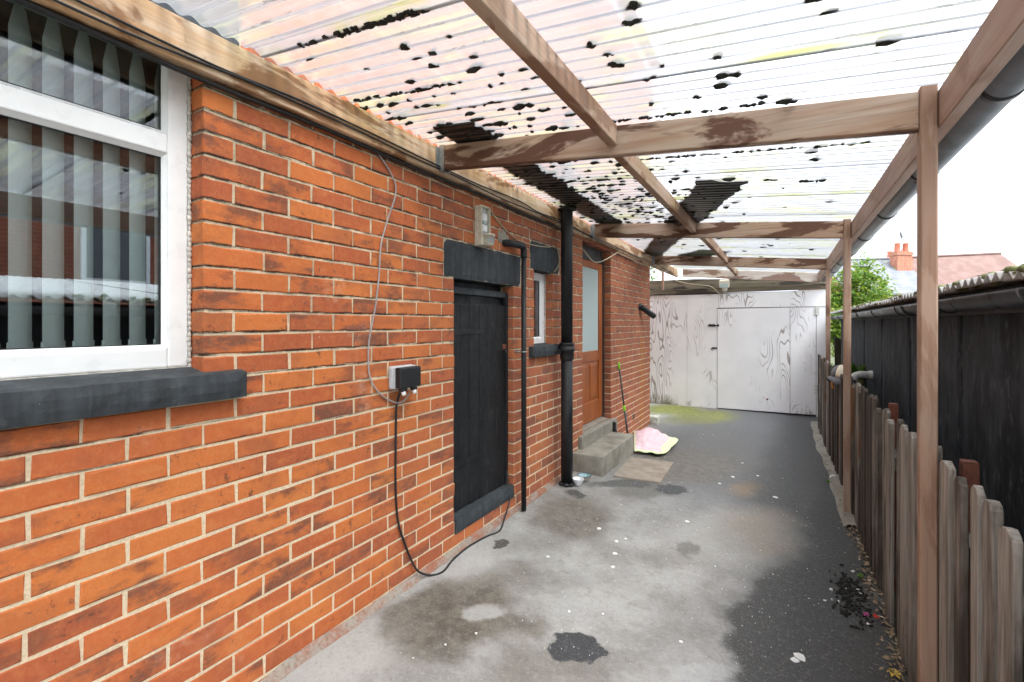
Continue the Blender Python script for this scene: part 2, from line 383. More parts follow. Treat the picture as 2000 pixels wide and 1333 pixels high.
# corrugated clear sheet ---------------------------------------------------
PITCH = .0762
def sheet_mat():
    g = MT('clear_corrugated'); sp = g.n('SeparateXYZ', Vector=g.pos).outputs
    r = g.n('ObjectInfo').outputs['Random']
    ph = g.math('SINE', g.math('MULTIPLY', sp[1], 2 * math.pi / PITCH))
    st = g.noise(1, 5, .6, g.map((1.1, 26, 1))); bl = g.noise(2.4, 5, .65, g.map((.8, 1.5, 1))); fi = g.noise(1, 5, .7, g.map((16, 60, 1)))
    trough = g.rng(ph, -.62, -.95)
    dirt = g.math('MULTIPLY', trough, g.rng(st, .25, .60, .45, 1.0))
    alg = g.math('MULTIPLY', g.rng(bl, .46, .60), g.rng(st, .38, .58))
    col = g.mix(g.math('MULTIPLY', alg, .75), (.80, .81, .82), (.50, .50, .16))
    col = g.mix(g.math('MULTIPLY', dirt, .9), col, (.045, .05, .07))
    black = g.math('MULTIPLY', g.rng(ph, -.55, -.9), g.math('MULTIPLY', g.rng(fi, .54, .62), g.rng(bl, .46, .58)))
    col = g.mix(black, col, (.03, .03, .02))
    tr = g.n('BsdfTransparent', Color=col); tl = g.n('BsdfTranslucent', Color=g.mix(.25, col, (.75, .77, .80)))
    rf = g.n('BsdfRefraction', Color=col, Roughness=.38, IOR=1.10)
    m0 = g.n('MixShader', Fac=.6, i1=tr.outputs[0], i2=rf.outputs[0])
    m1 = g.n('MixShader', Fac=g.rng(g.math('ADD', dirt, g.math('MULTIPLY', alg, .6)), 0, 1, .24, .58), i1=m0.outputs[0], i2=tl.outputs[0])
    gl = g.n('BsdfGlossy', Color=(.8, .85, .9), Roughness=.16)
    m2 = g.n('MixShader', Fac=g.rng(g.n('LayerWeight', Blend=.25).outputs['Fresnel'], 0, 1, .02, .16, False), i1=m1.outputs[0], i2=gl.outputs[0])
    g.t.links.new(m2.outputs[0], g.t.nodes['Material Output'].inputs[0]); MAT['clear_corrugated'] = g.m
sheet_mat()
# whitewashed plywood -------------------------------------------------------
def ply_mat():
    g = MT('white_ply'); r = g.n('ObjectInfo').outputs['Random']; sp = g.n('SeparateXYZ', Vector=g.pos).outputs
    v = g.n('VectorMath', {'operation': 'ADD'}, i0=g.pos, i1=g.n('CombineXYZ', X=g.math('MULTIPLY', r, 17.), Z=g.math('MULTIPLY', r, 9.)).outputs[0]).outputs[0]
    f = g.noise(1.0, 2.0, .40, g.map((3.0, 1, .75), v), .25)
    rings = g.math('PINGPONG', g.math('MULTIPLY', f, 22.), .5)
    line = g.rng(rings, .15, .04)
    msk = g.rng(g.noise(1.2, 3, .5, g.map((1.3, 1, .7), v)), .50, .62)
    msk = g.math('MAXIMUM', msk, g.rng(g.math('ADD', sp[0], g.math('MULTIPLY', g.noise(2, 3), .5)), -1.60, -1.85))
    wear = g.noise(9, 6, .7, g.map((1.6, 1, .55), v))
    c = g.mix(g.rng(g.noise(3, 4), .35, .7), (.84, .85, .87), (.89, .90, .92))
    c = g.mix(g.math('MULTIPLY', g.math('MULTIPLY', line, msk), g.rng(wear, .3, .5, .3, .9)), c, (.30, .265, .245))
    c = g.mix(g.math('MULTIPLY', g.rng(wear, .66, .72), .5), c, (.36, .30, .27))
    foot = g.math('MULTIPLY', g.rng(g.math('ADD', sp[2], g.math('MULTIPLY', wear, .5)), .42, .10), g.math('MULTIPLY', g.rng(wear, .46, .58), g.rng(g.noise(2.6, 3), .46, .60)))
    c = g.mix(g.math('MULTIPLY', foot, .85), c, (.20, .135, .09))
    algc = g.math('MULTIPLY', g.rng(g.math('ADD', sp[2], g.math('MULTIPLY', wear, .5)), .32, .12), g.rng(sp[0], -1.75, -2.0))
    c = g.mix(g.math('MULTIPLY', algc, .8), c, (.12, .12, .035))
    MAT['white_ply'] = g.out(c, .75, g.bump(g.math('SUBTRACT', g.math('MULTIPLY', wear, .4), g.math('MULTIPLY', line, msk)), .3, .006), 0, .25)
ply_mat()
def felt_mat():
    g = MT('shed_felt'); a = g.noise(1, 6, .65, g.map((9, 9, 3.5))); b = g.noise(1, 5, .7, g.map((22, 22, 8))); f = g.noise(120, 3, .6)
    c = g.mix(g.rng(a, .35, .7), (.008, .011, .0145), (.040, .047, .056))
    c = g.mix(g.rng(b, .54, .70, 0, .6), c, (.105, .115, .122))
    c = g.mix(g.rng(g.noise(3, 5, .7), .5, .7, 0, .5), c, (.016, .016, .018))
    c = g.mix(g.rng(g.noise(34, 3, .6), .74, .77, 0, .8), c, (.32, .29, .22))
    MAT['shed_felt'] = g.out(c, .82, g.bump(g.math('ADD', a, g.math('MULTIPLY', f, .6)), .5, .01), 0, .25)
felt_mat()
def far_roof(name, a, b, row):
    g = MT(name); z = g.n('SeparateXYZ', Vector=g.pos).outputs[2]
    s = g.math('FRACT', g.math('DIVIDE', z, row)); n = g.noise(1.2, 5); n2 = g.noise(6, 4, .6, g.map((1, 1, 4)))
    c = g.mix(g.rng(n, .35, .65), a, b); c = g.mix(g.rng(n2, .4, .7, 0, .3), c, tuple(k * .7 for k in a))
    c = g.mix(g.rng(s, .82, .95, 0, .7), c, tuple(k * .45 for k in a))
    MAT[name] = g.out(c, .8, g.bump(s, .4, .05), 0, .3)
far_roof('roof_slate', (.17, .18, .205), (.23, .24, .265), .17)
far_roof('roof_tile', (.19, .115, .10), (.24, .155, .135), .12)
def leaf_mat(name, a, b, y=None):
    g = MT(name); r = g.n('NewGeometry').outputs['Random Per Island']
    stops = [(0, a), (.6, b)] + ([(.95, y), (1, y)] if y else [(1, tuple(k * 1.3 for k in b))])
    c = g.ramp(r, stops)
    tl = g.n('BsdfTranslucent', Color=g.mix(.5, c, (.30, .42, .04))); df = g.b
    g.out(c, .5, None, 0, .35)
    mx = g.n('MixShader', Fac=.35, i1=df.outputs[0], i2=tl.outputs[0])
    g.t.links.new(mx.outputs[0], g.t.nodes['Material Output'].inputs[0]); MAT[name] = g.m
leaf_mat('leaf_fresh', (.06, .15, .022), (.14, .27, .05), (.30, .33, .05))
leaf_mat('leaf_deep', (.035, .10, .018), (.075, .18, .03))
leaf_mat('leaf_grass', (.04, .13, .02), (.10, .22, .03))

# ------------------------------------------------------------------ mesh helpers
class MB:
    def __init__(s): s.v = []; s.f = []; s.mi = []
    def add(s, vs, fs, mi=0):
        o = len(s.v); s.v += [tuple(p) for p in vs]; s.f += [tuple(i + o for i in f) for f in fs]; s.mi += [mi] * len(fs); return s
    def box(s, a, b, mi=0, mat=None):
        (x0, y0, z0), (x1, y1, z1) = a, b
        vs = [Vector(p) for p in ((x0, y0, z0), (x1, y0, z0), (x1, y1, z0), (x0, y1, z0), (x0, y0, z1), (x1, y0, z1), (x1, y1, z1), (x0, y1, z1))]
        if mat is not None: vs = [mat @ p for p in vs]
        return s.add(vs, [(0, 3, 2, 1), (4, 5, 6, 7), (0, 1, 5, 4), (1, 2, 6, 5), (2, 3, 7, 6), (3, 0, 4, 7)], mi)
    def bar(s, p, q, wd, ht, up=(0, 0, 1), mi=0):
        p, q = Vector(p), Vector(q); d = (q - p).normalized(); up = Vector(up); sd_ = d.cross(up).normalized(); u = sd_.cross(d)
        vs = []
        for c in (p, q):
            for sx, su in ((-1, -1), (1, -1), (1, 1), (-1, 1)): vs.append(c + sd_ * sx * wd / 2 + u * su * ht / 2)
        return s.add(vs, [(0, 1, 2, 3), (7, 6, 5, 4), (0, 4, 5, 1), (1, 5, 6, 2), (2, 6, 7, 3), (3, 7, 4, 0)], mi)
    def tube(s, pts, r, seg=8, cap=True, mi=0):
        pts = [Vector(p) for p in pts]; rs = r if isinstance(r, (list, tuple)) else [r] * len(pts)
        vs, fs = [], []; up = None
        for i, p in enumerate(pts):
            d = (pts[min(i + 1, len(pts) - 1)] - pts[max(i - 1, 0)]).normalized()
            if up is None: up = d.orthogonal().normalized()
            up = (up - d * up.dot(d)); up = up.normalized() if up.length > 1e-6 else d.orthogonal().normalized()
            sd_ = d.cross(up)
            for k in range(seg):
                a = 2 * math.pi * k / seg; vs.append(p + (up * math.cos(a) + sd_ * math.sin(a)) * rs[i])
        for i in range(len(pts) - 1):
            for k in range(seg):
                k2 = (k + 1) % seg; fs.append((i * seg + k, i * seg + k2, (i + 1) * seg + k2, (i + 1) * seg + k))
        if cap: fs.append(tuple(range(seg))[::-1]); fs.append(tuple((len(pts) - 1) * seg + k for k in range(seg)))
        return s.add(vs, fs, mi)
    def lathe(s, prof, c=(0, 0, 0), seg=24, mi=0):
        c = Vector(c); vs, fs = [], []
        for r, z in prof:
            for k in range(seg): a = 2 * math.pi * k / seg; vs.append(c + Vector((r * math.cos(a), r * math.sin(a), z)))
        for i in range(len(prof) - 1):
            for k in range(seg):
                k2 = (k + 1) % seg; fs.append((i * seg + k, i * seg + k2, (i + 1) * seg + k2, (i + 1) * seg + k))
        return s.add(vs, fs, mi)
    def build(s, name, mats, parent=None, smooth=False, bevel=0., seg=1, origin=None):
        me = bpy.data.meshes.new(name)
        o = Vector(origin) if origin is not None else Vector((0, 0, 0))
        vs = [tuple(Vector(p) - o) for p in s.v] if origin is not None else s.v
        me.from_pydata(vs, [], s.f); me.update()
        for m in (mats if isinstance(mats, (list, tuple)) else [mats]): me.materials.append(MAT[m])
        if any(s.mi): me.polygons.foreach_set('material_index', s.mi)
        if smooth: me.polygons.foreach_set('use_smooth', [True] * len(me.polygons))
        ob = bpy.data.objects.new(name, me); COL.objects.link(ob); ob.location = o
        if parent is not None:
            ob.parent = parent; ob.location = o - WL.get(parent.name, Vector())
        WL[ob.name] = o
        if bevel:
            b = ob.modifiers.new('bevel', 'BEVEL'); b.width = bevel; b.segments = seg; b.limit_method = 'ANGLE'; b.angle_limit = math.radians(40)
        return ob
WL = {}                                     # world location of every parent
def thing(name, label, cat, loc=(0, 0, 0), group=None):
    o = bpy.data.objects.new(name, None); COL.objects.link(o); o.location = loc; o.empty_display_size = .1
    WL[o.name] = Vector(loc); return tag(o, label, cat, group)
def tag(o, label, cat=None, group=None, kind=None):
    if label: o['label'] = label
    if cat: o['category'] = cat
    if group: o['group'] = group
    if kind: o['kind'] = kind
    return o
def stuff(o, label=None, cat=None): return tag(o, label, cat, None, 'stuff')
def spline(pts, n=8):
    P = [Vector(p) for p in pts]; P = [P[0] * 2 - P[1]] + P + [P[-1] * 2 - P[-2]]; out = []
    for i in range(1, len(P) - 2):
        for k in range(n):
            t = k / n; a, b, c, d = P[i - 1], P[i], P[i + 1], P[i + 2]
            out.append(.5 * (2 * b + (c - a) * t + (2 * a - 5 * b + 4 * c - d) * t * t + (3 * b - a - 3 * c + d) * t ** 3))
    out.append(P[-2]); return out
def lump(mb, c, rx, ry, rz, seed=0, amp=.35, seg=8, rings=5, mi=0):
    vs, fs = [], []
    for i in range(rings + 1):
        ph = math.pi * i / rings
        for k in range(seg):
            a = 2 * math.pi * k / seg; d = Vector((math.sin(ph) * math.cos(a), math.sin(ph) * math.sin(a), math.cos(ph)))
            m = 1 + amp * mnoise.noise(d * 1.7 + Vector((seed * 3.7, seed, 0)))
            vs.append((c[0] + d.x * rx * m, c[1] + d.y * ry * m, c[2] + d.z * rz * m))
    for i in range(rings):
        for k in range(seg): k2 = (k + 1) % seg; fs.append((i * seg + k, (i + 1) * seg + k, (i + 1) * seg + k2, i * seg + k2))
    mb.add(vs, fs, mi)

# ================================================================== GROUND
def build_ground():
    xs = [-400, -80, -20, -8, -4, -3, -2.6] + [-2.4 + .1 * i for i in range(32)] + [.9, 1.2, 2, 4, 8, 20, 80, 400]
    ys = [-400, -60, -15, -5, -2, -1] + [-.5 + .15 * i for i in range(76)] + [11.2, 12, 14, 18, 30, 60, 150, 400]
    mb = MB(); vs = []; fs = []
    for y in ys:
        for x in xs:
            wob = .0 * mnoise.noise(Vector((x * 1.3, y * 1.3, 2))) if -2.5 < x < .6 and -.6 < y < 11 else 0
            vs.append((x, y, gz(x, y) + wob))
    W_ = len(xs)
    for j in range(len(ys) - 1):
        for i in range(W_ - 1): fs.append((j * W_ + i, j * W_ + i + 1, (j + 1) * W_ + i + 1, (j + 1) * W_ + i))
    mb.add(vs, fs); o = mb.build('ground', 'drive', smooth=True); o['kind'] = 'structure'
build_ground()

# ================================================================== HOUSE
WX = -1.84; CH = .082; Z0 = .025; BL = .235; JT = .0108
house = thing('house', 'orange-red brick house with black painted lintels, doors and windows beside the drive', 'house', (WX - .1, 3.4, 0))
OPEN = [(-.90, .98, 1.255, 2.485), (2.514, 3.293, .189, 1.747), (3.647, 4.03, 1.255, 1.911), (4.776, 5.72, .271, 2.36)]
BLOCK = [(-1.05, 1.12, 1.173, 1.255), (-1.1, 1.12, 2.485, 2.731), (2.402, 3.419, 1.747, 1.993), (2.514, 3.293, .107, .189),
         (3.572, 4.18, 1.911, 2.157), (3.55, 4.115, 1.173, 1.255), (6.69, 6.78, .107, .189), (4.62, 5.86, -.2, .189), (4.776, 5.72, .189, .271)]
YEND = 7.70
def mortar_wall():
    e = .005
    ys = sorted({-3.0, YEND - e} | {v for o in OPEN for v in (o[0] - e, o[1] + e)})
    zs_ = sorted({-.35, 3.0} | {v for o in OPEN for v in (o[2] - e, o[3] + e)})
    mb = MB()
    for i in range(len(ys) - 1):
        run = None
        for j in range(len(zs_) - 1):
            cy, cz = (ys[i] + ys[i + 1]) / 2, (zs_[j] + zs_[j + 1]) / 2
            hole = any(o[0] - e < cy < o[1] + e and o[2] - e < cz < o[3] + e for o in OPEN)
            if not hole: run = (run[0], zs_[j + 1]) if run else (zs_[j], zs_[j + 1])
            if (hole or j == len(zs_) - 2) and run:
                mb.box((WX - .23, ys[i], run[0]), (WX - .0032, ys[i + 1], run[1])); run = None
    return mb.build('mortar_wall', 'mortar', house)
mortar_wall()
mb = MB(); mb.box((WX - .23, -3, 3.0), (WX - .001, YEND - .001, 4.9)); mb.build('upper_wall', 'upper_brick', house)
mb = MB(); mb.box((-8, YEND - .23, -.35), (WX - .231, YEND - .002, 4.9)); mb.build('end_wall', 'end_brick', house)
mb = MB(); mb.box((-8.2, -3.2, 4.9), (WX + .22, YEND + .2, 5.05)); mb.build('eaves', 'upvc', house)
mb = MB(); mb.add([(-8.3, -3.3, 5.06), (WX + .35, -3.3, 5.06), (WX + .35, YEND + .3, 5.06), (-8.3, YEND + .3, 5.06), (-5.2, -3.3, 7.4), (-5.2, YEND + .3, 7.4)],
                  [(1, 2, 5, 4), (3, 0, 4, 5), (0, 1, 4), (2, 3, 5)]); mb.build('roof', 'roof_slate', house)
# dark room behind the front wall
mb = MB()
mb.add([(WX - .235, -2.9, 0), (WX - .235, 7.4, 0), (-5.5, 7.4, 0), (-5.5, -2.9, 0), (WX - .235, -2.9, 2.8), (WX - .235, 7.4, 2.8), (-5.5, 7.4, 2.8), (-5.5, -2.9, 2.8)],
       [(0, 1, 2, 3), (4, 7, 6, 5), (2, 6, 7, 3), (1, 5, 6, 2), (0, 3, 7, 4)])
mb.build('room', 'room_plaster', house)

def brick_shape(L, H, seed):
    """one brick, chamfered and slightly ragged on its face; front at x=0, bottom-left at (0,0)"""
    rnd = random.Random(seed); D = .1; c = .0022 + .0018 * rnd.random()
    def ring(x, ins):
        pts = [(0, 0), (L / 3, 0), (2 * L / 3, 0), (L, 0), (L, H), (2 * L / 3, H), (L / 3, H), (0, H)]; o = []
        for i, (a, b) in enumerate(pts):
            jy = rnd.uniform(-.0026, .0026); jz = rnd.uniform(-.0026, .0026)
            sy = ins if a == 0 else (-ins if a == L else 0); sz = ins if b == 0 else -ins
            o.append((x, a + sy + jy, b + sz + jz))
        return o
    vs = ring(-D, 0) + ring(-c, 0) + ring(0, c); fs = []
    for k in range(2):
        for i in range(8): j = (i + 1) % 8; fs.append((k * 8 + i, k * 8 + j, (k + 1) * 8 + j, (k + 1) * 8 + i))
    fs += [(16, 17, 22, 23), (17, 18, 21, 22), (18, 19, 20, 21)]
    return vs, fs
def lay_bricks():
    rnd = random.Random(3); out = []
    k0, k1 = int((-.22 - Z0) / CH) - 1, int((3.0 - Z0) / CH)
    for k in range(k0, k1):
        zb = Z0 + k * CH; zm = zb + CH / 2
        cuts = []
        for (a, b, c, d) in OPEN + BLOCK:
            if c < zm < d: cuts.append((a, b))
        y = .98 - 12 * BL + (BL / 2 if k % 2 else 0) + rnd.uniform(-.006, .006)
        while y < YEND:
            segs = [(y + JT / 2 + rnd.uniform(-.001, .001), y + BL - JT / 2 + rnd.uniform(-.001, .001))]
            for a, b in cuts:
                ns = []
                for s, e in segs:
                    if e <= a - .001 or s >= b + .001: ns.append((s, e)); continue
                    if s < a: ns.append((s, a - .0005))
                    if e > b: ns.append((b + .0005, e))
                segs = ns
            sn = []
            for s, e in segs:
                for a, b in cuts:
                    if 0 <= s - b < .05: s = b + .0005
                    if 0 <= a - e < .05: e = a - .0005
                sn.append((s, e))
            segs = sn
            for s, e in segs:
                e = min(e, YEND)
                if e - s > .052: out.append((s, zb + JT / 2, e - s, CH - JT))
            y += BL
    return out
bricks = lay_bricks()
def vis(b):
    y, z, L, H = b; d = Vector((WX, y + L / 2, z + H / 2)) - CAM
    dep = -d.x * math.sin(TH) + d.y * math.cos(TH); xx = d.x * math.cos(TH) + d.y * math.sin(TH)
    if dep < .2: return 0
    px, py = 1000 + xx / dep * F, 632 - d.z / dep * F
    if px < -60 or py > 1390 or py < 20 or z > 2.36 or (z < gz(WX + .02, y) - .03): return 0
    return L * H * F * F / dep ** 2 * abs(d.x) / d.length
order = sorted(bricks, key=vis, reverse=True)
near, rest = order[:300], order[300:]
cache = {}
for b in near:
    y, z, L, H = b; var = random.randrange(3)
    key = (round(L / .006), var)
    if key not in cache:
        vs, fs = brick_shape(L, H, hash(key)); me = bpy.data.meshes.new('brick'); me.from_pydata(vs, [], fs); me.materials.append(MAT['brick']); cache[key] = me
    o = bpy.data.objects.new('brick', cache[key]); COL.objects.link(o); o.parent = house
    o.location = Vector((WX + random.uniform(-.0018, .0012), y, z)) - WL['house']; o.scale.y = L / (round(L / .006) * .006) if False else 1
mb = MB()
for i, (y, z, L, H) in enumerate(rest):
    vs, fs = brick_shape(L, H, i); dx = random.uniform(-.0018, .0012)
    mb.add([(WX + dx + p[0], y + p[1], z + p[2]) for p in vs], fs)
stuff(mb.build('brickwork', 'brick', house))

# lintels and sills
def slab(name, y0, y1, z0, z1, proud, mat, depth=.1, rough=.0, bev=.004, slope=0.):
    m = MB(); nx = max(2, int((y1 - y0) / .04)); nz = max(2, int((z1 - z0) / .03))
    if not rough: m.box((WX - depth, y0, z0), (WX + proud, y1, z1))
    else:
        vs, fs = [], []
        for i in range(nx + 1):
            for j in range(nz + 1):
                y = y0 + (y1 - y0) * i / nx; z = z0 + (z1 - z0) * j / nz
                edge = -.006 if i in (0, nx) or j in (0, nz) else 0
                vs.append((WX + proud + edge + rough * mnoise.noise(Vector((y * 23, z * 23, 5))), y, z + (0 if j < nz else 0)))
        for i in range(nx):
            for j in range(nz): a = i * (nz + 1) + j; fs.append((a, a + nz + 1, a + nz + 2, a + 1))
        m.add(vs, fs); nb = len(m.v)
        bx = WX - depth
        T = [i * (nz + 1) + nz for i in range(nx + 1)]; B = [i * (nz + 1) for i in range(nx + 1)]
        L_ = list(range(nz + 1)); R_ = [nx * (nz + 1) + j for j in range(nz + 1)]
        def skirt(idx, flip, dz=0.):
            o = len(m.v); pts = [m.v[i] for i in idx]
            m.v += [(bx, p[1], p[2] + dz) for p in pts]
            for q in range(len(idx) - 1):
                f = (idx[q], idx[q + 1], o + q + 1, o + q); m.f.append(f if flip else f[::-1]); m.mi.append(0)
        skirt(T, True, slope); skirt(B, False); skirt(L_, False); skirt(R_, True)
    return m.build(name, mat, house, smooth=False, bevel=0 if rough else bev)
slab('lintel', -1.1, 1.12, 2.485, 2.731, .002, 'black_stone', rough=.002)
slab('lintel', 2.404, 3.417, 1.749, 1.992, .002, 'black_stone', .22, rough=.002)
slab('lintel', 3.574, 4.178, 1.913, 2.156, .002, 'black_stone', .22, rough=.002)
slab('window_sill', -1.04, 1.12, 1.176, 1.272, .045, 'black_stone', .10, rough=.006, slope=.028)
slab('window_sill', 3.552, 4.113, 1.174, 1.262, .045, 'black_stone', .12, rough=.004, slope=.02)
slab('door_sill', 2.52, 3.289, .105, .195, .012, 'black_stone', .14, rough=.006, slope=.012)
mb = MB(); mb.box((WX - .03, 6.695, .11), (WX + .002, 6.775, .186)); vb = mb.build('air_brick', 'boulder', house)
for i in range(3):
    for j in range(3):
        mb = MB(); mb.box((WX + .001, 6.702 + i * .025, .116 + j * .023), (WX + .006, 6.716 + i * .025, .128 + j * .023)); mb.build('vent_slot', 'black_plastic', vb)

# --- front window: frame, glass
FX = WX - .085                                # frame face
def window(y0, y1, z0, z1, mull, trans, fw, xf, pane='glass'):
    wn_ = MB(); dpt = .065
    wn_.box((xf - dpt, y0, z0), (xf, y0 + fw, z1)).box((xf - dpt, y1 - fw, z0), (xf, y1, z1))
    wn_.box((xf - dpt, y0 + fw, z0), (xf, y1 - fw, z0 + fw)).box((xf - dpt, y0 + fw, z1 - fw), (xf, y1 - fw, z1))
    for m_ in mull: wn_.box((xf - dpt, m_ - .03, z0 + fw), (xf + .001, m_ + .03, z1 - fw))
    ysp = [y0 + fw] + [v for m_ in mull for v in (m_ - .03, m_ + .03)] + [y1 - fw]
    zsp = [z0 + fw] + [v for t_ in trans for v in (t_ - .035, t_ + .035)] + [z1 - fw]
    for t_ in trans:
        for i in range(0, len(ysp), 2): wn_.box((xf - dpt, ysp[i], t_ - .035), (xf + .002, ysp[i + 1], t_ + .035))
    w_ = wn_.build('window', 'upvc', house, bevel=.006, seg=2)
    for i in range(0, len(ysp), 2):
        for j in range(0, len(zsp), 2):
            a, b, c, d = ysp[i], ysp[i + 1], zsp[j], zsp[j + 1]
            # chamfered glazing bead and pane
            bd = MB(); x0, x1, t = xf - .001, xf - .020, .013
            vs = [(x0, a, c), (x0, b, c), (x0, b, d), (x0, a, d), (x1, a + t, c + t), (x1, b - t, c + t), (x1, b - t, d - t), (x1, a + t, d - t)]
            bd.add(vs, [(0, 1, 5, 4), (1, 2, 6, 5), (2, 3, 7, 6), (3, 0, 4, 7)]); bd.build('glazing_bead', 'upvc', w_)
            gp_ = MB(); gp_.box((xf - .030, a, c), (xf - .026, b, d)); gp_.build('pane', pane, w_)
            gk = MB()
            for (p, q) in (((a + t, c + t), (b - t, c + t + .003)), ((a + t, d - t - .003), (b - t, d - t)), ((a + t, c + t), (a + t + .003, d - t)), ((b - t - .003, c + t), (b - t, d - t))):
                gk.box((xf - .0255, p[0], p[1]), (xf - .0195, q[0], q[1]))
            gk.build('gasket', 'black_plastic', w_)
    return w_
w1 = window(-.895, .972, 1.30, 2.48, [.04], [2.10], .068, FX)
w2 = window(3.652, 4.025, 1.268, 1.908, [], [], .055, FX)
# ragged sealant between frame and brick
mb = MB()
for i in range(60):
    z = 1.28 + i * .0195
    lump(mb, (FX + .004, .974, z), .008, .006 + .004 * random.random(), .014, i, .5, 6, 4)
mb.build('sealant', 'sealant', w1, smooth=True)
mb = MB()
for i in range(36): lump(mb, (FX + .004, 4.027, 1.27 + i * .018), .008, .006, .013, i + 90, .5, 6, 4)
mb.build('sealant', 'sealant', w2, smooth=True)
mb = MB(); mb.box((WX - .20, -.9, 1.257), (FX + .006, .98, 1.299)); mb.build('sill_bed', 'sealant', w1)

# vertical blind (slats turned half open) -- hangs inside the window
blind = thing('vertical_blind', 'pale grey-green vertical slat blind hanging behind the large white window', 'blind', (WX - .185, 0, 2.45))
mb = MB(); mb.box((WX - .205, -.85, 2.43), (WX - .165, .965, 2.465)); mb.build('headrail', 'upvc', blind)
y = .93
BXX = WX - .185
proto = None
while y > -.85:
    a = math.radians(-38); hw = .0445; c, s = math.cos(a), math.sin(a)
    if proto is None:
        mb = MB(); vs, fs = [], []
        for j, z in enumerate((-1.06, -.1, -.02)):
            for k in range(5):
                t = (k - 2) / 2 * hw * (1 if j < 2 else .5); bow = .004 * (1 - ((k - 2) / 2) ** 2)
                vs.append((s * t + c * bow, c * t - s * bow, z))
        for j in range(2):
            for k in range(4): q = j * 5 + k; fs.append((q, q + 1, q + 6, q + 5))
        mb.add(vs, fs); me = bpy.data.meshes.new('slat'); me.from_pydata(mb.v, [], mb.f); me.materials.append(MAT['blind_fabric'])
        wb = MB(); wb.bar((s * -hw, c * -hw, -1.055), (s * hw, c * hw, -1.055), .008, .03)
        mw = bpy.data.meshes.new('weight'); mw.from_pydata(wb.v, [], wb.f); mw.materials.append(MAT['blind_fabric'])
        wb = MB(); wb.tube(spline([(s * hw, c * hw, -1.068), (s * hw * .3, c * hw * .3 - .02, -1.082), (-s * hw, -c * hw - .0, -1.07)], 4), .0022, 5)
        mc = bpy.data.meshes.new('chain'); mc.from_pydata(wb.v, [], wb.f); mc.materials.append(MAT['upvc']); proto = True
    o = bpy.data.objects.new('slat', me); COL.objects.link(o); o.parent = blind; o.location = (0, y, -.01); o.rotation_euler.z = random.uniform(-.05, .05)
    for nm, m_ in (('weight', mw), ('chain', mc)):
        q = bpy.data.objects.new(nm, m_); COL.objects.link(q); q.parent = o
    y -= .0765

# --- black ledged door
DX = WX - .06
door = MB(); door.box((DX - .05, 2.516, .19), (DX - .012, 3.291, 1.60)).build
dr = door.build('cellar_door', 'black_door', house)
tag(dr, 'black painted boarded door with strap hinges')
yy = 2.548; i = 0
while yy < 3.255:
    wd = [.118, .105, .125, .112, .12, .118][i % 6]; y2 = min(yy + wd, 3.258)
    mb = MB(); mb.box((DX - .012, yy + .0022, .20 + random.uniform(0, .008)), (DX + random.uniform(-.002, .002), y2 - .0022, 1.588)); mb.build('plank', 'black_door', dr, bevel=.003); yy = y2; i += 1
mb = MB(); mb.box((DX - .02, 2.516, .19), (DX + .012, 2.546, 1.69)); mb.build('jamb', 'black_door', dr, bevel=.003)
mb = MB(); mb.box((DX - .02, 3.261, .19), (DX + .012, 3.291, 1.69)); mb.build('jamb', 'black_door', dr, bevel=.003)
mb = MB(); mb.box((DX - .05, 2.516, 1.655), (DX + .006, 3.291, 1.70)); mb.build('head_rail', 'black_stone', dr, bevel=.003)
mb = MB(); mb.box((DX - .05, 2.516, 1.60), (DX - .03, 3.291, 1.655)).box((DX - .09, 2.516, 1.70), (DX - .06, 3.291, 1.746)); mb.build('head_board', 'black_door', dr)
for zc in (1.40, .52):
    mb = MB(); mb.add([(DX + .001, 2.55, zc - .022), (DX + .001, 2.95, zc - .012), (DX + .001, 2.95, zc + .012), (DX + .001, 2.55, zc + .022),
                       (DX + .006, 2.55, zc - .022), (DX + .006, 2.95, zc - .012), (DX + .006, 2.95, zc + .012), (DX + .006, 2.55, zc + .022)],
                      [(4, 5, 6, 7), (0, 1, 5, 4), (1, 2, 6, 5), (2, 3, 7, 6), (3, 0, 4, 7)]); hg = mb.build('strap_hinge', 'black_iron', dr)
    for q in range(3):
        mb = MB(); lump(mb, (DX + .007, 2.60 + q * .14, zc), .003, .006, .006, q, .1, 6, 4); mb.build('bolt_head', 'black_iron', hg)
mb = MB(); mb.tube(spline([(DX, 3.235, 1.25), (DX + .03, 3.235, 1.235), (DX + .033, 3.235, 1.17), (DX + .03, 3.235, 1.11), (DX, 3.235, 1.095)], 4), .007, 6); mb.build('pull_handle', 'black_iron', dr, True)
mb = MB(); mb.box((DX + .001, 3.215, 1.255), (DX + .012, 3.258, 1.295)); mb.build('latch', 'rust_metal', dr, bevel=.003)

# --- back door
BX = WX - .10
bd_ = MB(); bd_.box((BX - .05, 4.78, .335), (BX - .001, 5.655, 2.17)); bdo = bd_.build('back_door', 'orange_door', house)
tag(bdo, 'orange varnished wood door with tall frosted glass')
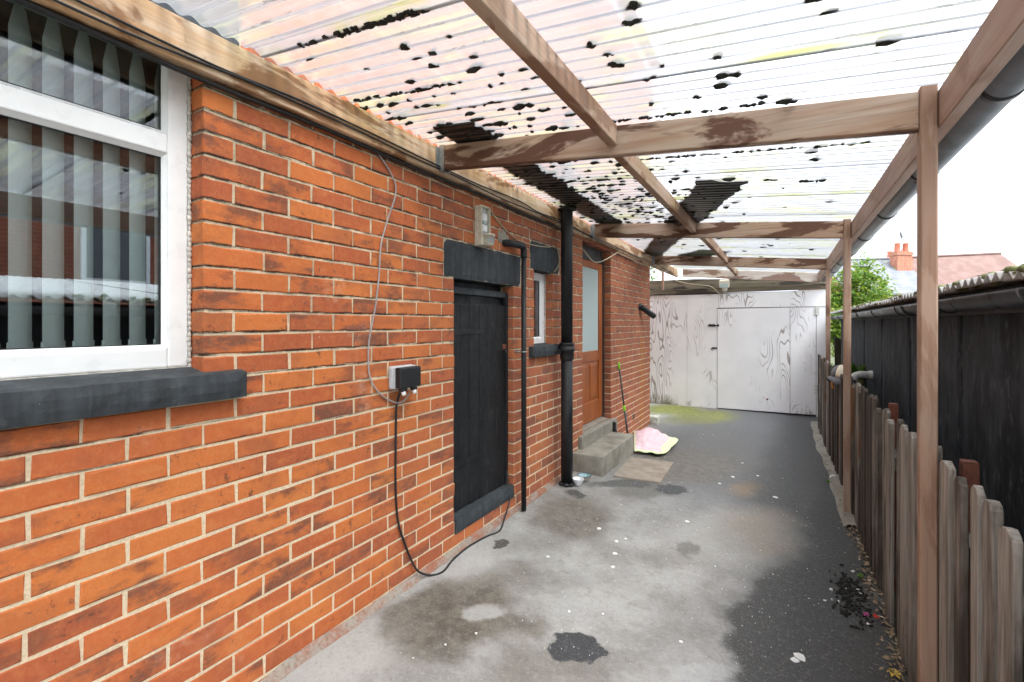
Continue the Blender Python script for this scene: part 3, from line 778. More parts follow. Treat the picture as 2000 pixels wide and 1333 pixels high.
# stiles, rails, panel, glass
for (a, b, c, d) in ((4.782, 4.90, .337, 2.168), (5.53, 5.653, .337, 2.168), (4.90, 5.53, .337, .56), (4.90, 5.53, 1.02, 1.14), (4.90, 5.53, 2.09, 2.168)):
    mb = MB(); mb.box((BX - .001, a, c), (BX + .014, b, d)); mb.build('rail' if b - a > .3 else 'stile', 'orange_door', bdo, bevel=.004)
mb = MB(); mb.box((BX - .001, 4.90, 1.14), (BX + .003, 5.53, 2.09)); mb.build('frosted_pane', 'frosted', bdo)
for (a, b) in ((4.915, 5.205), (5.225, 5.515)):
    mb = MB(); x0 = BX - .0005
    mb.add([(x0, a, .575), (x0, b, .575), (x0, b, 1.005), (x0, a, 1.005), (x0 + .010, a + .04, .615), (x0 + .010, b - .04, .615), (x0 + .010, b - .04, .965), (x0 + .010, a + .04, .965)],
           [(0, 1, 5, 4), (1, 2, 6, 5), (2, 3, 7, 6), (3, 0, 4, 7), (4, 5, 6, 7)]); mb.build('panel', 'orange_door', bdo)
mb = MB(); mb.box((BX - .06, 5.657, .30), (BX + .02, 5.718, 2.25)); mb.build('door_jamb', 'black_frame', house, bevel=.003)
mb = MB(); mb.box((BX - .06, 4.778, .30), (BX + .02, 4.80, 2.25)); mb.build('door_jamb', 'black_frame', house, bevel=.003)
mb = MB(); mb.box((BX - .07, 4.80, 2.172), (BX + .012, 5.657, 2.355)); mb.build('door_head', 'black_frame', house, bevel=.003)
mb = MB(); mb.add([(BX - .05, 4.80, .295), (BX + .075, 4.80, .295), (BX + .075, 5.657, .295), (BX - .05, 5.657, .295), (BX - .05, 4.80, .336), (BX + .075, 4.80, .312), (BX + .075, 5.657, .312), (BX - .05, 5.657, .336)],
                  [(4, 5, 6, 7), (1, 2, 6, 5), (0, 1, 5, 4), (2, 3, 7, 6)]); mb.build('threshold', 'mat_board', house)

# --- concrete steps in front of the back door
steps = thing('concrete_steps', 'two worn concrete steps rising to the orange back door', 'steps', (-1.68, 5.05, -.04))
def rough_block(name, a, b, mat, parent, amp=.006, n=.05, bev=.012):
    m = MB(); m.box(a, b)
    bm = bmesh.new(); me = bpy.data.meshes.new(name); me.from_pydata(m.v, [], m.f); bm.from_mesh(me)
    bmesh.ops.bevel(bm, geom=bm.edges[:], offset=bev, segments=2, affect='EDGES', profile=.6)
    bmesh.ops.subdivide_edges(bm, edges=[e for e in bm.edges if e.calc_length() > n * 1.5], cuts=6, use_grid_fill=True)
    bmesh.ops.recalc_face_normals(bm, faces=bm.faces[:])
    for v in bm.verts: v.co += v.normal * amp * mnoise.noise(v.co * 14)
    bm.to_mesh(me); bm.free(); me.materials.append(MAT[mat]); me.polygons.foreach_set('use_smooth', [True] * len(me.polygons))
    o = bpy.data.objects.new(name, me); COL.objects.link(o)
    if parent: o.parent = parent; o.location = -WL[parent.name]
    return o
rough_block('lower_step', (WX - .05, 4.49, -.14), (-1.525, 5.60, .168), 'step_concrete', steps)
rough_block('upper_step', (WX - .085, 4.65, .10), (WX + .045, 5.84, .298), 'step_side', steps)

# ================================================================== PIPES, CABLES, FITTINGS ON THE WALL
soil = thing('soil_pipe', 'thick black cast iron soil pipe running from the drive up through the roof sheets', 'pipe', (-1.725, 4.08, 0))
px_, py_ = -1.725, 4.08
mb = MB(); mb.tube([(px_, py_, -.01), (px_, py_, 1.16)], .054, 20); mb.build('lower_pipe', 'black_iron', soil, True)
mb = MB(); mb.tube([(px_, py_, 1.24), (px_, py_, 3.3)], .054, 20); mb.build('upper_pipe', 'black_iron', soil, True)
mb = MB(); mb.lathe([(.054, 1.12), (.062, 1.13), (.064, 1.145), (.064, 1.20), (.072, 1.205), (.074, 1.22), (.072, 1.235), (.066, 1.24), (.066, 1.262), (.070, 1.266), (.070, 1.278), (.056, 1.284), (.054, 1.284)], (px_, py_, 0), 24); mb.build('socket_collar', 'black_iron', soil, True)
mb = MB(); mb.bar((px_ - .12, py_ - .085, 1.20), (px_ - .12, py_ + .085, 1.20), .02, .05, (0, 0, 1)); mb.bar((px_ - .12, py_ - .06, 1.20), (px_ - .03, py_ - .06, 1.20), .02, .04); mb.build('wall_bracket', 'black_iron', soil, bevel=.003)
mb = MB(); mb.lathe([(.055, 0), (.085, .004), (.09, .012), (.06, .03), (.055, .05)], (px_, py_, zs(px_) - .03), 20); mb.build('roof_flashing', 'moss_black', soil, True)
mb = MB()
for i in range(7): lump(mb, (px_ + .05 * math.cos(i), py_ + .05 * math.sin(i), 0.0), .03, .03, .014, i, .5, 7, 4)
mb.build('mortar_fillet', 'black_iron', soil, True)

wp = thing('waste_pipe', 'thin black waste pipe with an elbow beside the black boarded door', 'pipe', (-1.772, 3.36, 0))
a_ = atX(1023, 560, -1.772)
wy = a_.y
mb = MB(); mb.tube([(-1.772, wy, -.002), (-1.772, wy, 1.99)], .0205, 14); mb.build('pipe_run', 'black_iron', wp, True)
mb = MB(); mb.tube(spline([(-1.772, wy, 1.97), (-1.772, wy, 2.02), (-1.772, wy - .012, 2.05), (-1.775, wy - .04, 2.058), (-1.79, wy - .15, 2.058), (-1.81, wy - .19, 2.06), (-1.86, wy - .20, 2.06)], 6), .026, 14); mb.build('elbow', 'black_iron', wp, True)
mb = MB(); mb.bar((WX - .01, wy - .03, 1.235), (-1.772, wy - .0, 1.235), .012, .012); mb.tube([(-1.772 + .024 * math.cos(t), wy + .024 * math.sin(t), 1.235) for t in [k * .5236 for k in range(13)]], .005, 6, False); mb.build('pipe_clip', 'zinc', wp, True)
mb = MB()
for i in range(12): lump(mb, (WX + .0005, wy - .20 + random.uniform(-.055, .055), 2.075 + random.uniform(-.02, .065)), .0025, .034, .030, i, .5, 10, 4)
mb.build('cement_patch', 'step_concrete', wp, True)

st = thing('waste_stub', 'short black pipe stub sticking out of the far end of the brick wall', 'pipe', (WX, 7.17, 1.72))
p0, p1 = atX(1253, 600, WX + .03), atY(1277, 618, 7.28)
mb = MB(); mb.tube([(WX - .03, p0.y, p0.z + .0), (WX + .03, p0.y, p0.z)], .05, 14); mb.build('collar', 'black_plastic', st, True)
mb = MB(); mb.tube([(WX + .02, p0.y, p0.z), (WX + .05, p0.y + .01, p0.z - .02), (p1.x, p1.y, p1.z)], .043, 14); mb.build('stub', 'black_plastic', st, True)

def cable(name, pts, r, mat, label, n=8):
    mb_ = MB(); mb_.tube(spline(pts, n), r, 7); o = mb_.build(name, mat, None, True); return tag(o, label, 'cable')
Wp = lambda a, b, off=.008: atX(a, b, WX + off)
PX = WX + .053                                 # front of the wall plate
cable('grey_cable', [Wp(722, 278, .02), Wp(742, 305, .012), Wp(764, 340), Wp(773, 365), Wp(770, 390), Wp(757, 430), Wp(744, 480), Wp(740, 540), Wp(733, 600), Wp(721, 665), Wp(720, 720), Wp(728, 750), Wp(745, 772), Wp(765, 784), Wp(780, 787, .02), Wp(792, 780, .03), Wp(802, 764, .035)], .0042, 'grey_cable', 'thin grey cable looping down the brick wall into the outdoor socket')
cable('black_cable', [Wp(781, 768, .035), Wp(777, 782, .02), Wp(774, 800), Wp(773, 880), Wp(773, 960), Wp(778, 1020), Wp(790, 1060), Wp(805, 1098, .015), Wp(818, 1117, .03), atG(842, 1126) + Vector((0, 0, .006)), atG(866, 1118) + Vector((0, 0, .006)), atG(885, 1095) + Vector((0, 0, .006)), atG(915, 1070) + Vector((0, 0, .006)), atG(950, 1050) + Vector((0, 0, .006)), atX(976, 1037, WX + .085), atX(986, 1010, WX + .06), Wp(991, 995, .035), Wp(996, 972, .02), Wp(990, 950, -.03), Wp(991, 920, -.05)], .0062, 'black_cable', 'black flex hanging from the outdoor socket and trailing along the drive to the boarded door')
cable('cream_cable', [Wp(947, 414, .02), Wp(951, 408, .015), Wp(957, 411), Wp(972, 432), Wp(990, 452), Wp(1013, 470), Wp(1040, 479), Wp(1068, 483), Wp(1084, 482), Wp(1091, 497), Wp(1092, 512), Wp(1086, 527), Wp(1072, 538, -.03)], .0045, 'cream_cable', 'cream cable sagging from the wall security light across the small black lintel')
Pp = lambda a, b, off=.01: atX(a, b, PX + off)
far_pts = [Wp(1138, 487, .0), Wp(1146, 497, .02), Wp(1157, 510, .02), Wp(1167, 513, .02), Wp(1180, 509, .02), Wp(1196, 500, .03), Wp(1206, 494, .05)]
c2 = [Pp(1212, 497), Pp(1230, 505), Pp(1250, 515), Pp(1268, 521), Pp(1273, 531), Pp(1285, 527), Pp(1300, 538), Pp(1320, 548)]
gpY = lambda a, b, Y=9.62: atY(a, b, Y)
c3 = [gpY(1338, 553), gpY(1365, 557), gpY(1385, 559), gpY(1397, 566), gpY(1404, 574), gpY(1407, 578)]
cable('cream_cable', far_pts + c2 + c3, .0065, 'cream_cable', 'cream cable clipped from the back door along the wall plate to the white gate', 6)
# two runs of black flex along the wall plate
def plate_run(off, zz, seed, y0=-1.0, y1=9.4):
    rnd = random.Random(seed); pts = []; y = y0
    while y < y1:
        pts.append((PX + off, y, zz + rnd.uniform(-.012, .012))); y += rnd.uniform(.35, .6)
    return pts
cable('black_cable', plate_run(.005, 2.392, 1), .0045, 'black_cable', 'upper black flex clipped along the wall plate under the roof', 5)
cable('black_cable', plate_run(.0055, 2.372, 5), .0045, 'black_cable', 'lower black flex clipped along the wall plate under the roof', 5)
cable('black_cable', [(WX + .018, y, 2.338 + .006 * math.sin(y * 5)) for y in [-1 + .5 * k for k in range(12)]], .010, 'black_cable', 'thick black cable tucked under the wall plate against the bricks', 4)

# outdoor socket
sk_ = thing('outdoor_socket', 'weatherproof outdoor socket with black cover and pale grey back box', 'socket', (WX, 2.03, 1.16))
y0, y1 = Wp(757, 735, 0).y, Wp(757, 735, 0).y + .175
mb = MB(); mb.box((WX + .001, y0, 1.105), (WX + .036, y1, 1.228)); mb.build('back_box', 'grey_plastic', sk_, bevel=.012, seg=3)
mb = MB(); mb.box((WX + .0375, y0 + .002, 1.107), (WX + .047, y1 - .002, 1.226)); mb.build('rim', 'grey_plastic', sk_, bevel=.005, seg=2)
mb = MB(); mb.box((WX + .048, y0 + .004, 1.112), (WX + .088, y1 - .004, 1.222)).box((WX + .052, y0 + .022, 1.092), (WX + .080, y0 + .072, 1.1125)).box((WX + .052, y0 + .112, 1.092), (WX + .080, y0 + .152, 1.1125)); mb.build('cover', 'black_plastic', sk_, bevel=.008, seg=3)
for q in (.047, .132):
    mb = MB(); mb.tube([(WX + .066, y0 + q, 1.094), (WX + .072, y0 + q + .004, 1.072)], [.012, .011], 12); mb.build('cable_gland', 'pot_white', sk_, True)

# wall security light
li = thing('security_light', 'cream security light with motion sensor on the wall above the black lintel', 'light', (WX, 2.80, 2.1))
ya, za = 2.742, 1.985
mb = MB(); mb.box((WX + .001, ya, za), (WX + .028, ya + .115, za + .275)).box((WX + .028, ya, za + .075), (WX + .060, ya + .010, za + .275)).box((WX + .028, ya + .105, za + .075), (WX + .060, ya + .115, za + .275)).box((WX + .028, ya + .010, za + .265), (WX + .060, ya + .105, za + .275)).box((WX + .028, ya, za + .004), (WX + .062, ya + .115, za + .075)); mb.build('housing', 'cream_plastic', li, bevel=.004, seg=2)
mb = MB(); mb.box((WX + .0285, ya + .012, za + .078), (WX + .033, ya + .103, za + .262)); mb.build('reflector', 'grey_plastic', li)
for q, h in ((.10, .05), (.175, .05)):
    mb = MB(); mb.box((WX + .033, ya + .03, za + q), (WX + .052, ya + .088, za + q + h)); mb.build('lamp_holder', 'pot_white', li, bevel=.006, seg=2)
mb = MB(); mb.tube([(WX + .042, ya + .06, za + .150), (WX + .042, ya + .06, za + .176)], [.02, .012], 12); mb.build('bulb', 'frosted', li, True)
mb = MB(); mb.lathe([(.0, .082), (.05, .08), (.052, .074), (.05, .066), (.043, .064), (.042, .01), (.03, .0), (0, 0)], (WX + .07, ya + .062, za), 24); mb.build('sensor_body', 'cream_plastic', li, True)
mb = MB()
for k in range(9):
    t = -1.0 + k * .25; mb.box((.0, -.003, .018), (.0035, .003, .058), 0, Matrix.Translation((WX + .07, ya + .062, za)) @ Matrix.Rotation(t, 4, 'Z') @ Matrix.Translation((.0415, 0, 0)))
mb.build('sensor_lens', 'zinc', li)

# ================================================================== CARPORT
cp = thing('carport', 'lean-to carport of weathered timber with clear corrugated plastic roof sheets', 'carport', (-.6, 4.5, 0))
BEAMS = [(-.30, .46), (2.32, .462), (4.93, .460), (7.65, .505)]
mb = MB(); mb.box((WX + .001, -1.6, 2.35), (WX + .051, 9.72, 2.502))
pl_ = mb.build('wall_plate', 'timber_plate', cp, bevel=.004)
mb = MB(); mb.box((WX + .0515, -1.6, 2.444), (WX + .066, 2.28, 2.503)); 
def sloped(name, xa, xb, y, th, h, mat, drop=0.):
    m_ = MB(); za_, zb_ = zs(xa) - drop, zs(xb) - drop
    vs = []; n = 8; r = random.Random(int(y * 100))
    for i in range(n + 1):
        t = i / n; x = xa + (xb - xa) * t; z = za_ + (zb_ - za_) * t; w_ = r.uniform(-.0015, .0015)
        for dy, dz in ((-th / 2, -h), (th / 2, -h), (th / 2, 0), (-th / 2, 0)): vs.append((x, y + dy + w_, z + dz))
    fs = [(0, 1, 2, 3), tuple(n * 4 + k for k in (3, 2, 1, 0))]
    for i in range(n):
        for k in range(4): k2 = (k + 1) % 4; fs.append((i * 4 + k, (i + 1) * 4 + k, (i + 1) * 4 + k2, i * 4 + k2))
    m_.add(vs, fs); return m_.build(name, mat, cp, bevel=.004)
for i, (by, bx) in enumerate(BEAMS):
    sloped('cross_beam', WX + .053, bx - .027, by, .046, .143, 'timber_x')
    zt = zs(bx) + (.012 if i == 1 else 0)
    mb = MB(); mb.box((bx - .026, by - .027, gz(bx, by) - .05), (bx + .026, by + .027, 2.335 - .0)); mb.build('post', 'timber_z', cp, bevel=.005)
    # galvanised joist hanger at the wall plate
    mb = MB(); x = WX + .052
    mb.box((x, by - .0275, 2.36), (x + .035, by - .0245, 2.515)).box((x, by + .0245, 2.36), (x + .035, by + .0275, 2.515)).box((x, by - .0275, 2.356), (x + .035, by + .0275, 2.3585)).box((x - .0005, by - .06, 2.37), (x + .0015, by - .0276, 2.50)).box((x - .0005, by + .0276, 2.37), (x + .0015, by + .06, 2.50))
    mb.build('joist_hanger', 'zinc', cp)
sloped('cross_beam', -1.70, .52, 9.70, .046, .160, 'timber_pale')
mb = MB(); mb.box((.49, -1.6, 2.170), (.535, 9.75, 2.312)); mb.build('edge_beam', 'timber_edge', cp, bevel=.004)
# middle noggins between the cross beams
ends = [-1.6] + [b[0] for b in BEAMS] + [9.70]
for i in range(len(ends) - 1):
    xm = -.752 + (.02 if i % 2 else -.01); zt = zs(xm)
    mb = MB(); mb.box((xm - .0235, ends[i] + .0235, zt - .098), (xm + .0235, ends[i + 1] - .0235, zt - .001)); mb.build('noggin', 'timber_y', cp, bevel=.003)
# the corrugated sheets, lapped
SW = 9 * PITCH
y = -1.6 - (-1.6 % PITCH); i = 0
while y < 9.6:
    m_ = MB(); n = 80; L_ = SW + PITCH * .9; lift = .022 + (.0035 if i % 2 else 0); vs, fs = [], []
    xr = .615 + random.uniform(-.012, .012)
    for a in range(n + 1):
        yy = y + L_ * a / n
        if yy > 9.86: yy = 9.86
        h = .0085 * math.sin(2 * math.pi * yy / PITCH)
        for x in (WX + .012, -1.2, -.6, 0, xr): vs.append((x, yy, zs(x) + h + lift - .012 + .004 * mnoise.noise(Vector((x * 2, yy * .9, 4)))))
    for a in range(n):
        for k in range(4): q = a * 5 + k; fs.append((q, q + 1, q + 6, q + 5))
    m_.add(vs, fs); m_.build('roof_sheet', 'clear_corrugated', cp, True); y += SW; i += 1
# black half-round gutter with brackets
GX, GZ, GR = .606, 2.222, .056
def halfround(y0, y1, cx, cz, r, th=.004, n=12):
    m_ = MB(); vs, fs = [], []
    for yy in (y0, y1):
        for rr in (r, r - th):
            for k in range(n + 1): a = math.pi + math.pi * k / n; vs.append((cx + rr * math.cos(a), yy, cz + rr * math.sin(a)))
    N_ = n + 1
    for k in range(n):
        fs += [(k, k + 1, 2 * N_ + k + 1, 2 * N_ + k), (N_ + k + 1, N_ + k, 3 * N_ + k, 3 * N_ + k + 1), (k + 1, k, N_ + k, N_ + k + 1), (2 * N_ + k, 2 * N_ + k + 1, 3 * N_ + k + 1, 3 * N_ + k)]
    for k in (0, n): fs.append((k, 2 * N_ + k, 3 * N_ + k, N_ + k))
    m_.add(vs, fs); return m_
simple('gutter_plastic', (.15, .165, .185), .35, .2, 10, .03)
halfround(-1.6, 9.9, GX, GZ, GR).build('gutter', 'gutter_plastic', cp, True)
for k in range(11):
    yy = -.9 + k * 1.0
    m_ = halfround(yy - .018, yy + .018, GX, GZ, GR + .005, .004)
    m_.box((.5355, yy - .018, GZ - .03), (.552, yy + .018, GZ + .03)); m_.build('gutter_bracket', 'black_plastic', cp, True)

# moss lumps lying in the troughs of the sheets, and darker boards left on top
def moss():
    m_ = MB(); rnd = random.Random(11); cnt = 0
    def put(x, y, lx, ly, lz):
        nonlocal cnt
        lump(m_, (x, y, zs(x) + .004 + lz * .35), lx, ly, lz, cnt, .75, 8, 4); cnt += 1
    def vy(y): return (math.floor(y / PITCH) + .75) * PITCH
    for (a, b, s_) in [(850, 125, 1.), (1065, 112, 1.), (885, 200, .9), (950, 198, .9), (1040, 225, 1), (1010, 197, .8), (1060, 205, 1.), (1100, 240, 1), (1050, 270, 1.2), (965, 262, 1.2), (1110, 280, 1.), (1155, 68, 1.2), (1225, 18, 1.3), (1200, 105, 1.6), (1185, 92, .9), (1420, 130, 1.5), (1410, 148, 1.5), (1265, 140, 1.), (1370, 178, 1), (1490, 172, 1.2), (1535, 182, 1.4), (1290, 227, 1.1), (1418, 210, 1.3), (1595, 305, 1.3), (1480, 272, 1), (1505, 343, 1.), (1575, 350, 1.), (1600, 346, 1.)]:
        p = atR(a, b); yy = vy(p.y); s_ *= .42 + .10 * p.y
        for q in range(rnd.randint(2, 5)): put(p.x + rnd.uniform(-.04, .04) * s_, yy + rnd.uniform(-.008, .008), rnd.uniform(.014, .032) * s_, rnd.uniform(.010, .018) * s_, rnd.uniform(.008, .018) * s_)
    # rows of moss along single troughs
    for (a, b, c, d, dn) in [(640, 55, 830, 5, 60), (560, 75, 640, 55, 8), (600, 200, 900, 140, 45), (690, 205, 740, 195, 10), (1150, 245, 1500, 190, 40), (1250, 315, 1700, 268, 60), (1340, 240, 1560, 205, 18)]:
        A, B = atR(a, b), atR(c, d); yy = vy((A.y + B.y) / 2)
        for q in range(dn):
            x = A.x + (B.x - A.x) * rnd.random()
            put(x, yy + rnd.uniform(-.012, .008), rnd.uniform(.006, .024), rnd.uniform(.005, .011), rnd.uniform(.004, .010))
    for q in range(620):                       # thick scatter beyond the first cross beam, thinner elsewhere
        if q < 430: x = rnd.gauss(-1.15, .33); yy = rnd.gauss(4.1, .95)
        elif q < 520: x = rnd.uniform(-1.7, .3); yy = rnd.uniform(1.2, 9)
        else: x = rnd.gauss(-1.3, .25); yy = rnd.gauss(2.2, .4)
        if not -1.78 < x < .4 or yy < .7: continue
        s_ = rnd.choice((.6, .8, 1, 1.2))
        put(x, vy(yy) + rnd.uniform(-.006, .006), rnd.uniform(.012, .042) * s_, rnd.uniform(.008, .016) * s_, rnd.uniform(.006, .016) * s_)
    o = m_.build('moss', 'moss_black', None, True); stuff(o, 'black moss clumps lying in the troughs of the clear roof sheets', 'moss')
moss()
def roof_board(name, pa, pb, wd, label, th=.018, mat='dirt_board', ragged=.02):
    """a mossy board left on the sheets, running pa -> pb"""
    A, B = Vector((pa[0], pa[1], 0)), Vector((pb[0], pb[1], 0)); d = (B - A).normalized(); s_ = Vector((-d.y, d.x, 0)); n = int((B - A).length / .05) + 1
    vs, fs = [], []; rnd = random.Random(len(label))
    for i in range(n + 1):
        c = A.lerp(B, i / n); l_ = wd / 2 + rnd.uniform(-ragged, ragged); r_ = wd / 2 + rnd.uniform(-ragged, ragged)
        for off in (-l_, r_):
            p = c + s_ * off
            for z in (.011, .011 + th): vs.append((p.x, p.y, zs(p.x) + z))
    for i in range(n):
        a = i * 4; b = a + 4
        fs += [(a, b, b + 2, a + 2), (a + 1, a + 3, b + 3, b + 1), (a, a + 1, b + 1, b), (a + 2, b + 2, b + 3, a + 3)]
    fs += [(0, 2, 3, 1), (n * 4, n * 4 + 1, n * 4 + 3, n * 4 + 2)]
    m_ = MB(); m_.add(vs, fs); return tag(m_.build(name, mat, None), label, 'board')
q0, q1 = atR(890, 250), atR(1215, 448)
roof_board('mossy_board', (q0.x + .02, q0.y - .05), (q1.x, q1.y), .27, 'long dark mossy board left on the roof sheets running beside the house wall')
q0, q1 = atR(1412, 352), atR(1262, 508)
roof_board('mossy_board', (q0.x, q0.y), (q1.x, q1.y), .30, 'dark board left on the roof sheets slanting across the middle noggin', .015)
q0, q1 = atR(1400, 488), atR(1300, 512)
roof_board('mossy_board', (q0.x, q0.y), (q1.x, q1.y), .42, 'short wide dark board left on the roof sheets near the white gate', .015)

# ================================================================== FENCE
fence = thing('picket_fence', 'weathered grey picket fence with uneven tops along the drive', 'fence', (.5, 5, -.15))
def fx(y): return .505 - .045 * sst(5.0, 8.5, y)
y = .9; k = 0
while y < 8.75:
    rnd = random.Random(k * 13 + 5)
    wd = rnd.uniform(.078, .10); th = rnd.uniform(.018, .024); top = .965 + rnd.uniform(-.03, .035); zb = gz(.5, y) - .0
    if 2.05 < y < 2.2: top -= .0
    vs, fs = [], []
    # rounded-top pale: outline in (y,z), extruded in x with a little twist and lean
    hw = wd / 2; prof = [(-hw, zb), (hw, zb), (hw, top - .05), (hw * .86, top - .02), (hw * .5, top - .004), (0, top), (-hw * .5, top - .004 - rnd.uniform(0, .012)), (-hw * .86, top - .02), (-hw, top - .05)]
    lean = rnd.uniform(-.012, .012); tw = rnd.uniform(-.10, .10); x0 = fx(y) + rnd.uniform(-.012, .012); N_ = len(prof)
    for side in (-1, 1):
        for (a, z) in prof:
            t = (z - zb) / 1.1; vs.append((x0 + side * th / 2 + a * math.sin(tw) + .015 * (rnd.random() - .5) * t * .5, y + a * math.cos(tw) + lean * t, z))
    fs.append(tuple(range(N_))); fs.append(tuple(range(2 * N_ - 1, N_ - 1, -1)))
    for i in range(N_): j = (i + 1) % N_; fs.append((i, i + N_, j + N_, j))
    m_ = MB(); m_.add(vs, fs); m_.build('picket', 'fence_wood', fence, bevel=.002)
    y += wd + rnd.uniform(.028, .062); k += 1
for z in (.12, .70):
    m_ = MB(); ys_ = [.85 + .5 * i for i in range(17)]
    for i in range(16): m_.bar((fx(ys_[i]) + .032, ys_[i], z), (fx(ys_[i + 1]) + .032, ys_[i + 1], z), .035, .07)
    m_.build('rail', 'fence_wood', fence)
for (a, b, X_, lab) in ((1893, 903, .585, 'rust-red square metal post standing behind the nearer fence pickets'), (1745, 790, .575, 'dark rust-red metal post behind the fence beside the black shed')):
    p = atX(a, b, X_)
    t_ = thing('metal_post', lab, 'post', (p.x, p.y, -.15))
    m_ = MB(); m_.box((p.x - .024, p.y - .024, -.16), (p.x + .024, p.y + .024, p.z)); m_.build('shaft', 'rust_metal', t_, bevel=.006, seg=2)
    m_ = MB(); m_.box((p.x - .023, p.y - .023, p.z - .001), (p.x + .023, p.y + .023, p.z + .005)); m_.build('cap', 'rust_metal', t_, bevel=.003)

# ================================================================== SHED
SX = .85
shed = thing('shed', 'long black felt-covered shed with corrugated cement roof behind the fence', 'shed', (2.2, 6, -.15))
m_ = MB(); m_.box((SX + .03, .6, -.2), (3.9, 9.84, 1.60)); m_.build('core', 'soffit_dark', shed)
ys_ = [.6, 1.04, 2.25, 3.47, 4.69, 5.91, 7.13, 8.35, 9.84]
for i in range(len(ys_) - 1):
    m_ = MB(); vs, fs = [], []; ny, nz = 12, 16
    for a in range(ny + 1):
        for b in range(nz + 1):
            yy = ys_[i] + .004 + (ys_[i + 1] - ys_[i] - .008) * a / ny; z = -.2 + 1.79 * b / nz
            vs.append((SX + .014 * mnoise.noise(Vector((i * 3, yy * 2.2, z * 2.2))) + random.uniform(-.001, .001), yy, z))
    for a in range(ny):
        for b in range(nz): q = a * (nz + 1) + b; fs.append((q, q + 1, q + nz + 2, q + nz + 1))
    m_.add(vs, fs); 
    ob_ = m_.build('felt_panel', 'shed_felt', shed, True); sm_ = ob_.modifiers.new('solid', 'SOLIDIFY'); sm_.thickness = .012; sm_.offset = -1 if False else 1
for yb in ys_[1:-1]:
    m_ = MB(); m_.box((SX - .010, yb - .006, -.2), (SX + .012, yb + .006, 1.58)); m_.build('batten', 'soffit_dark', shed, bevel=.003)
m_ = MB(); m_.box((SX - .012, 9.842, -.2), (SX + .06, 9.90, 1.60)); m_.build('corner_post', 'hedge_board', shed, bevel=.003)
m_ = MB(); m_.box((SX - .045, .6, 1.50), (SX - .017, 9.86, 1.61)); m_.build('fascia', 'soffit_dark', shed, bevel=.003)
# corrugated cement sheets (six waves each)
PW = .092; y = .3; i = 0
while y < 9.9:
    m_ = MB(); n = 68; wd = PW * 8.6; vs, fs = [], []; xl = .735 + random.uniform(-.012, .012)
    for a in range(n + 1):
        yy = y + wd * a / n; h = .015 * math.sin(2 * math.pi * yy / PW)
        for j, x in enumerate((xl, 1.5, 4.1)):
            z = 1.640 + (x - xl) * .11 + h + (.006 if i % 2 else 0); vs += [(x, yy, z), (x, yy, z - .008)]
    for a in range(n):
        for k in range(2):
            q = a * 6 + k * 2; r_ = q + 6
            fs += [(q, q + 2, r_ + 2, r_), (q + 1, r_ + 1, r_ + 3, q + 3)]
        q = a * 6; fs.append((q, q + 6, q + 7, q + 1))
    m_.add(vs, fs); m_.build('cement_sheet', 'cement_sheet', shed, True); y += PW * 8; i += 1
simple('gutter_dark', (.05, .054, .06), .32, .2, 10, .03)
halfround(.4, 10.25, .76, 1.578, .062).build('gutter', 'gutter_dark', shed, True)
for k in range(9):
    yy = 1.2 + k * 1.08
    m_ = halfround(yy - .02, yy + .02, .76, 1.578, .068, .005); m_.box((.80, yy - .02, 1.55), (SX - .0455, yy + .02, 1.60)); m_.build('gutter_bracket', 'black_plastic', shed, True)
for yy in (4.2, 7.6):
    halfround(yy - .06, yy + .06, .76, 1.578, .071, .005).build('gutter_joint', 'black_plastic', shed, True)
m_ = MB(); rnd = random.Random(5)
for q in range(260):
    yy = rnd.uniform(1.5, 9.8); x = .745 + abs(rnd.gauss(0, .05)); lump(m_, (x, yy, 1.640 + (x - .735) * .11 + .015 * math.sin(2 * math.pi * yy / PW) + .006), rnd.uniform(.012, .035), rnd.uniform(.012, .04), rnd.uniform(.008, .02), q, .6, 6, 4)
simple('moss_green', (.16, .17, .07), .95, .4, 30, .4)
stuff(m_.build('moss', 'moss_green', None, True), 'green-grey moss clumps along the corrugated cement eave of the shed', 'moss')

# ================================================================== WHITE BOARDED GATE
GY_ = 9.80
gate = thing('boarded_gate', 'whitewashed plywood gate and panels with bare grain closing the end of the drive', 'gate', (-.9, GY_, -.14))
def ply(name, pts, th=.018, y=GY_, mat='white_ply', parent=gate, bev=.002):
    n = len(pts); m_ = MB(); vs = [(x, y - th, z) for x, z in pts] + [(x, y, z) for x, z in pts]
    fs = [tuple(range(n)), tuple(range(2 * n - 1, n - 1, -1))] + [(i, i + n, (i + 1) % n + n, (i + 1) % n) for i in range(n)]
    m_.add(vs, fs); return m_.build(name, mat, parent, bevel=bev)
gb = lambda a, b: atY(a, b, GY_)
zt = 2.005
xl, x1, x2, x3, x4 = -2.6, gb(1342, 700).x, gb(1401, 700).x, gb(1543, 700).x, gb(1594, 700).x
g0 = lambda x: gz(x, GY_) + .012
ply('panel', [(xl, -.16), (x1 - .002, -.155), (x1 - .002, zt), (xl, zt + .01)])
ply('panel', [(x1 + .002, -.15), (x2 - .005, -.15), (x2 - .005, zt - .0), (x1 + .002, zt)])
zl = gb(1500, 600).z - .01
leaf = ply('gate_leaf', [(x2 + .004, -.125), (x3 - .003, -.118), (x3 - .003, zl - .005), (x2 + .004, zl - .012)], .022, GY_ - .004)
leaf2 = ply('gate_leaf', [(x3 + .003, -.118), (x4 - .004, -.112), (x4 - .004, zl - .005), (x3 + .003, zl - .005)], .020, GY_ - .004)
ply('head_panel', [(x2 + .03, zl + .006), (.66, zl + .006), (.66, zt + .03), (x2 + .03, zt + .004)], .03)
ply('jamb', [(x4 + .004, -.15), (.66, -.15), (.66, zl), (x4 + .004, zl)], .05, GY_ + .03)
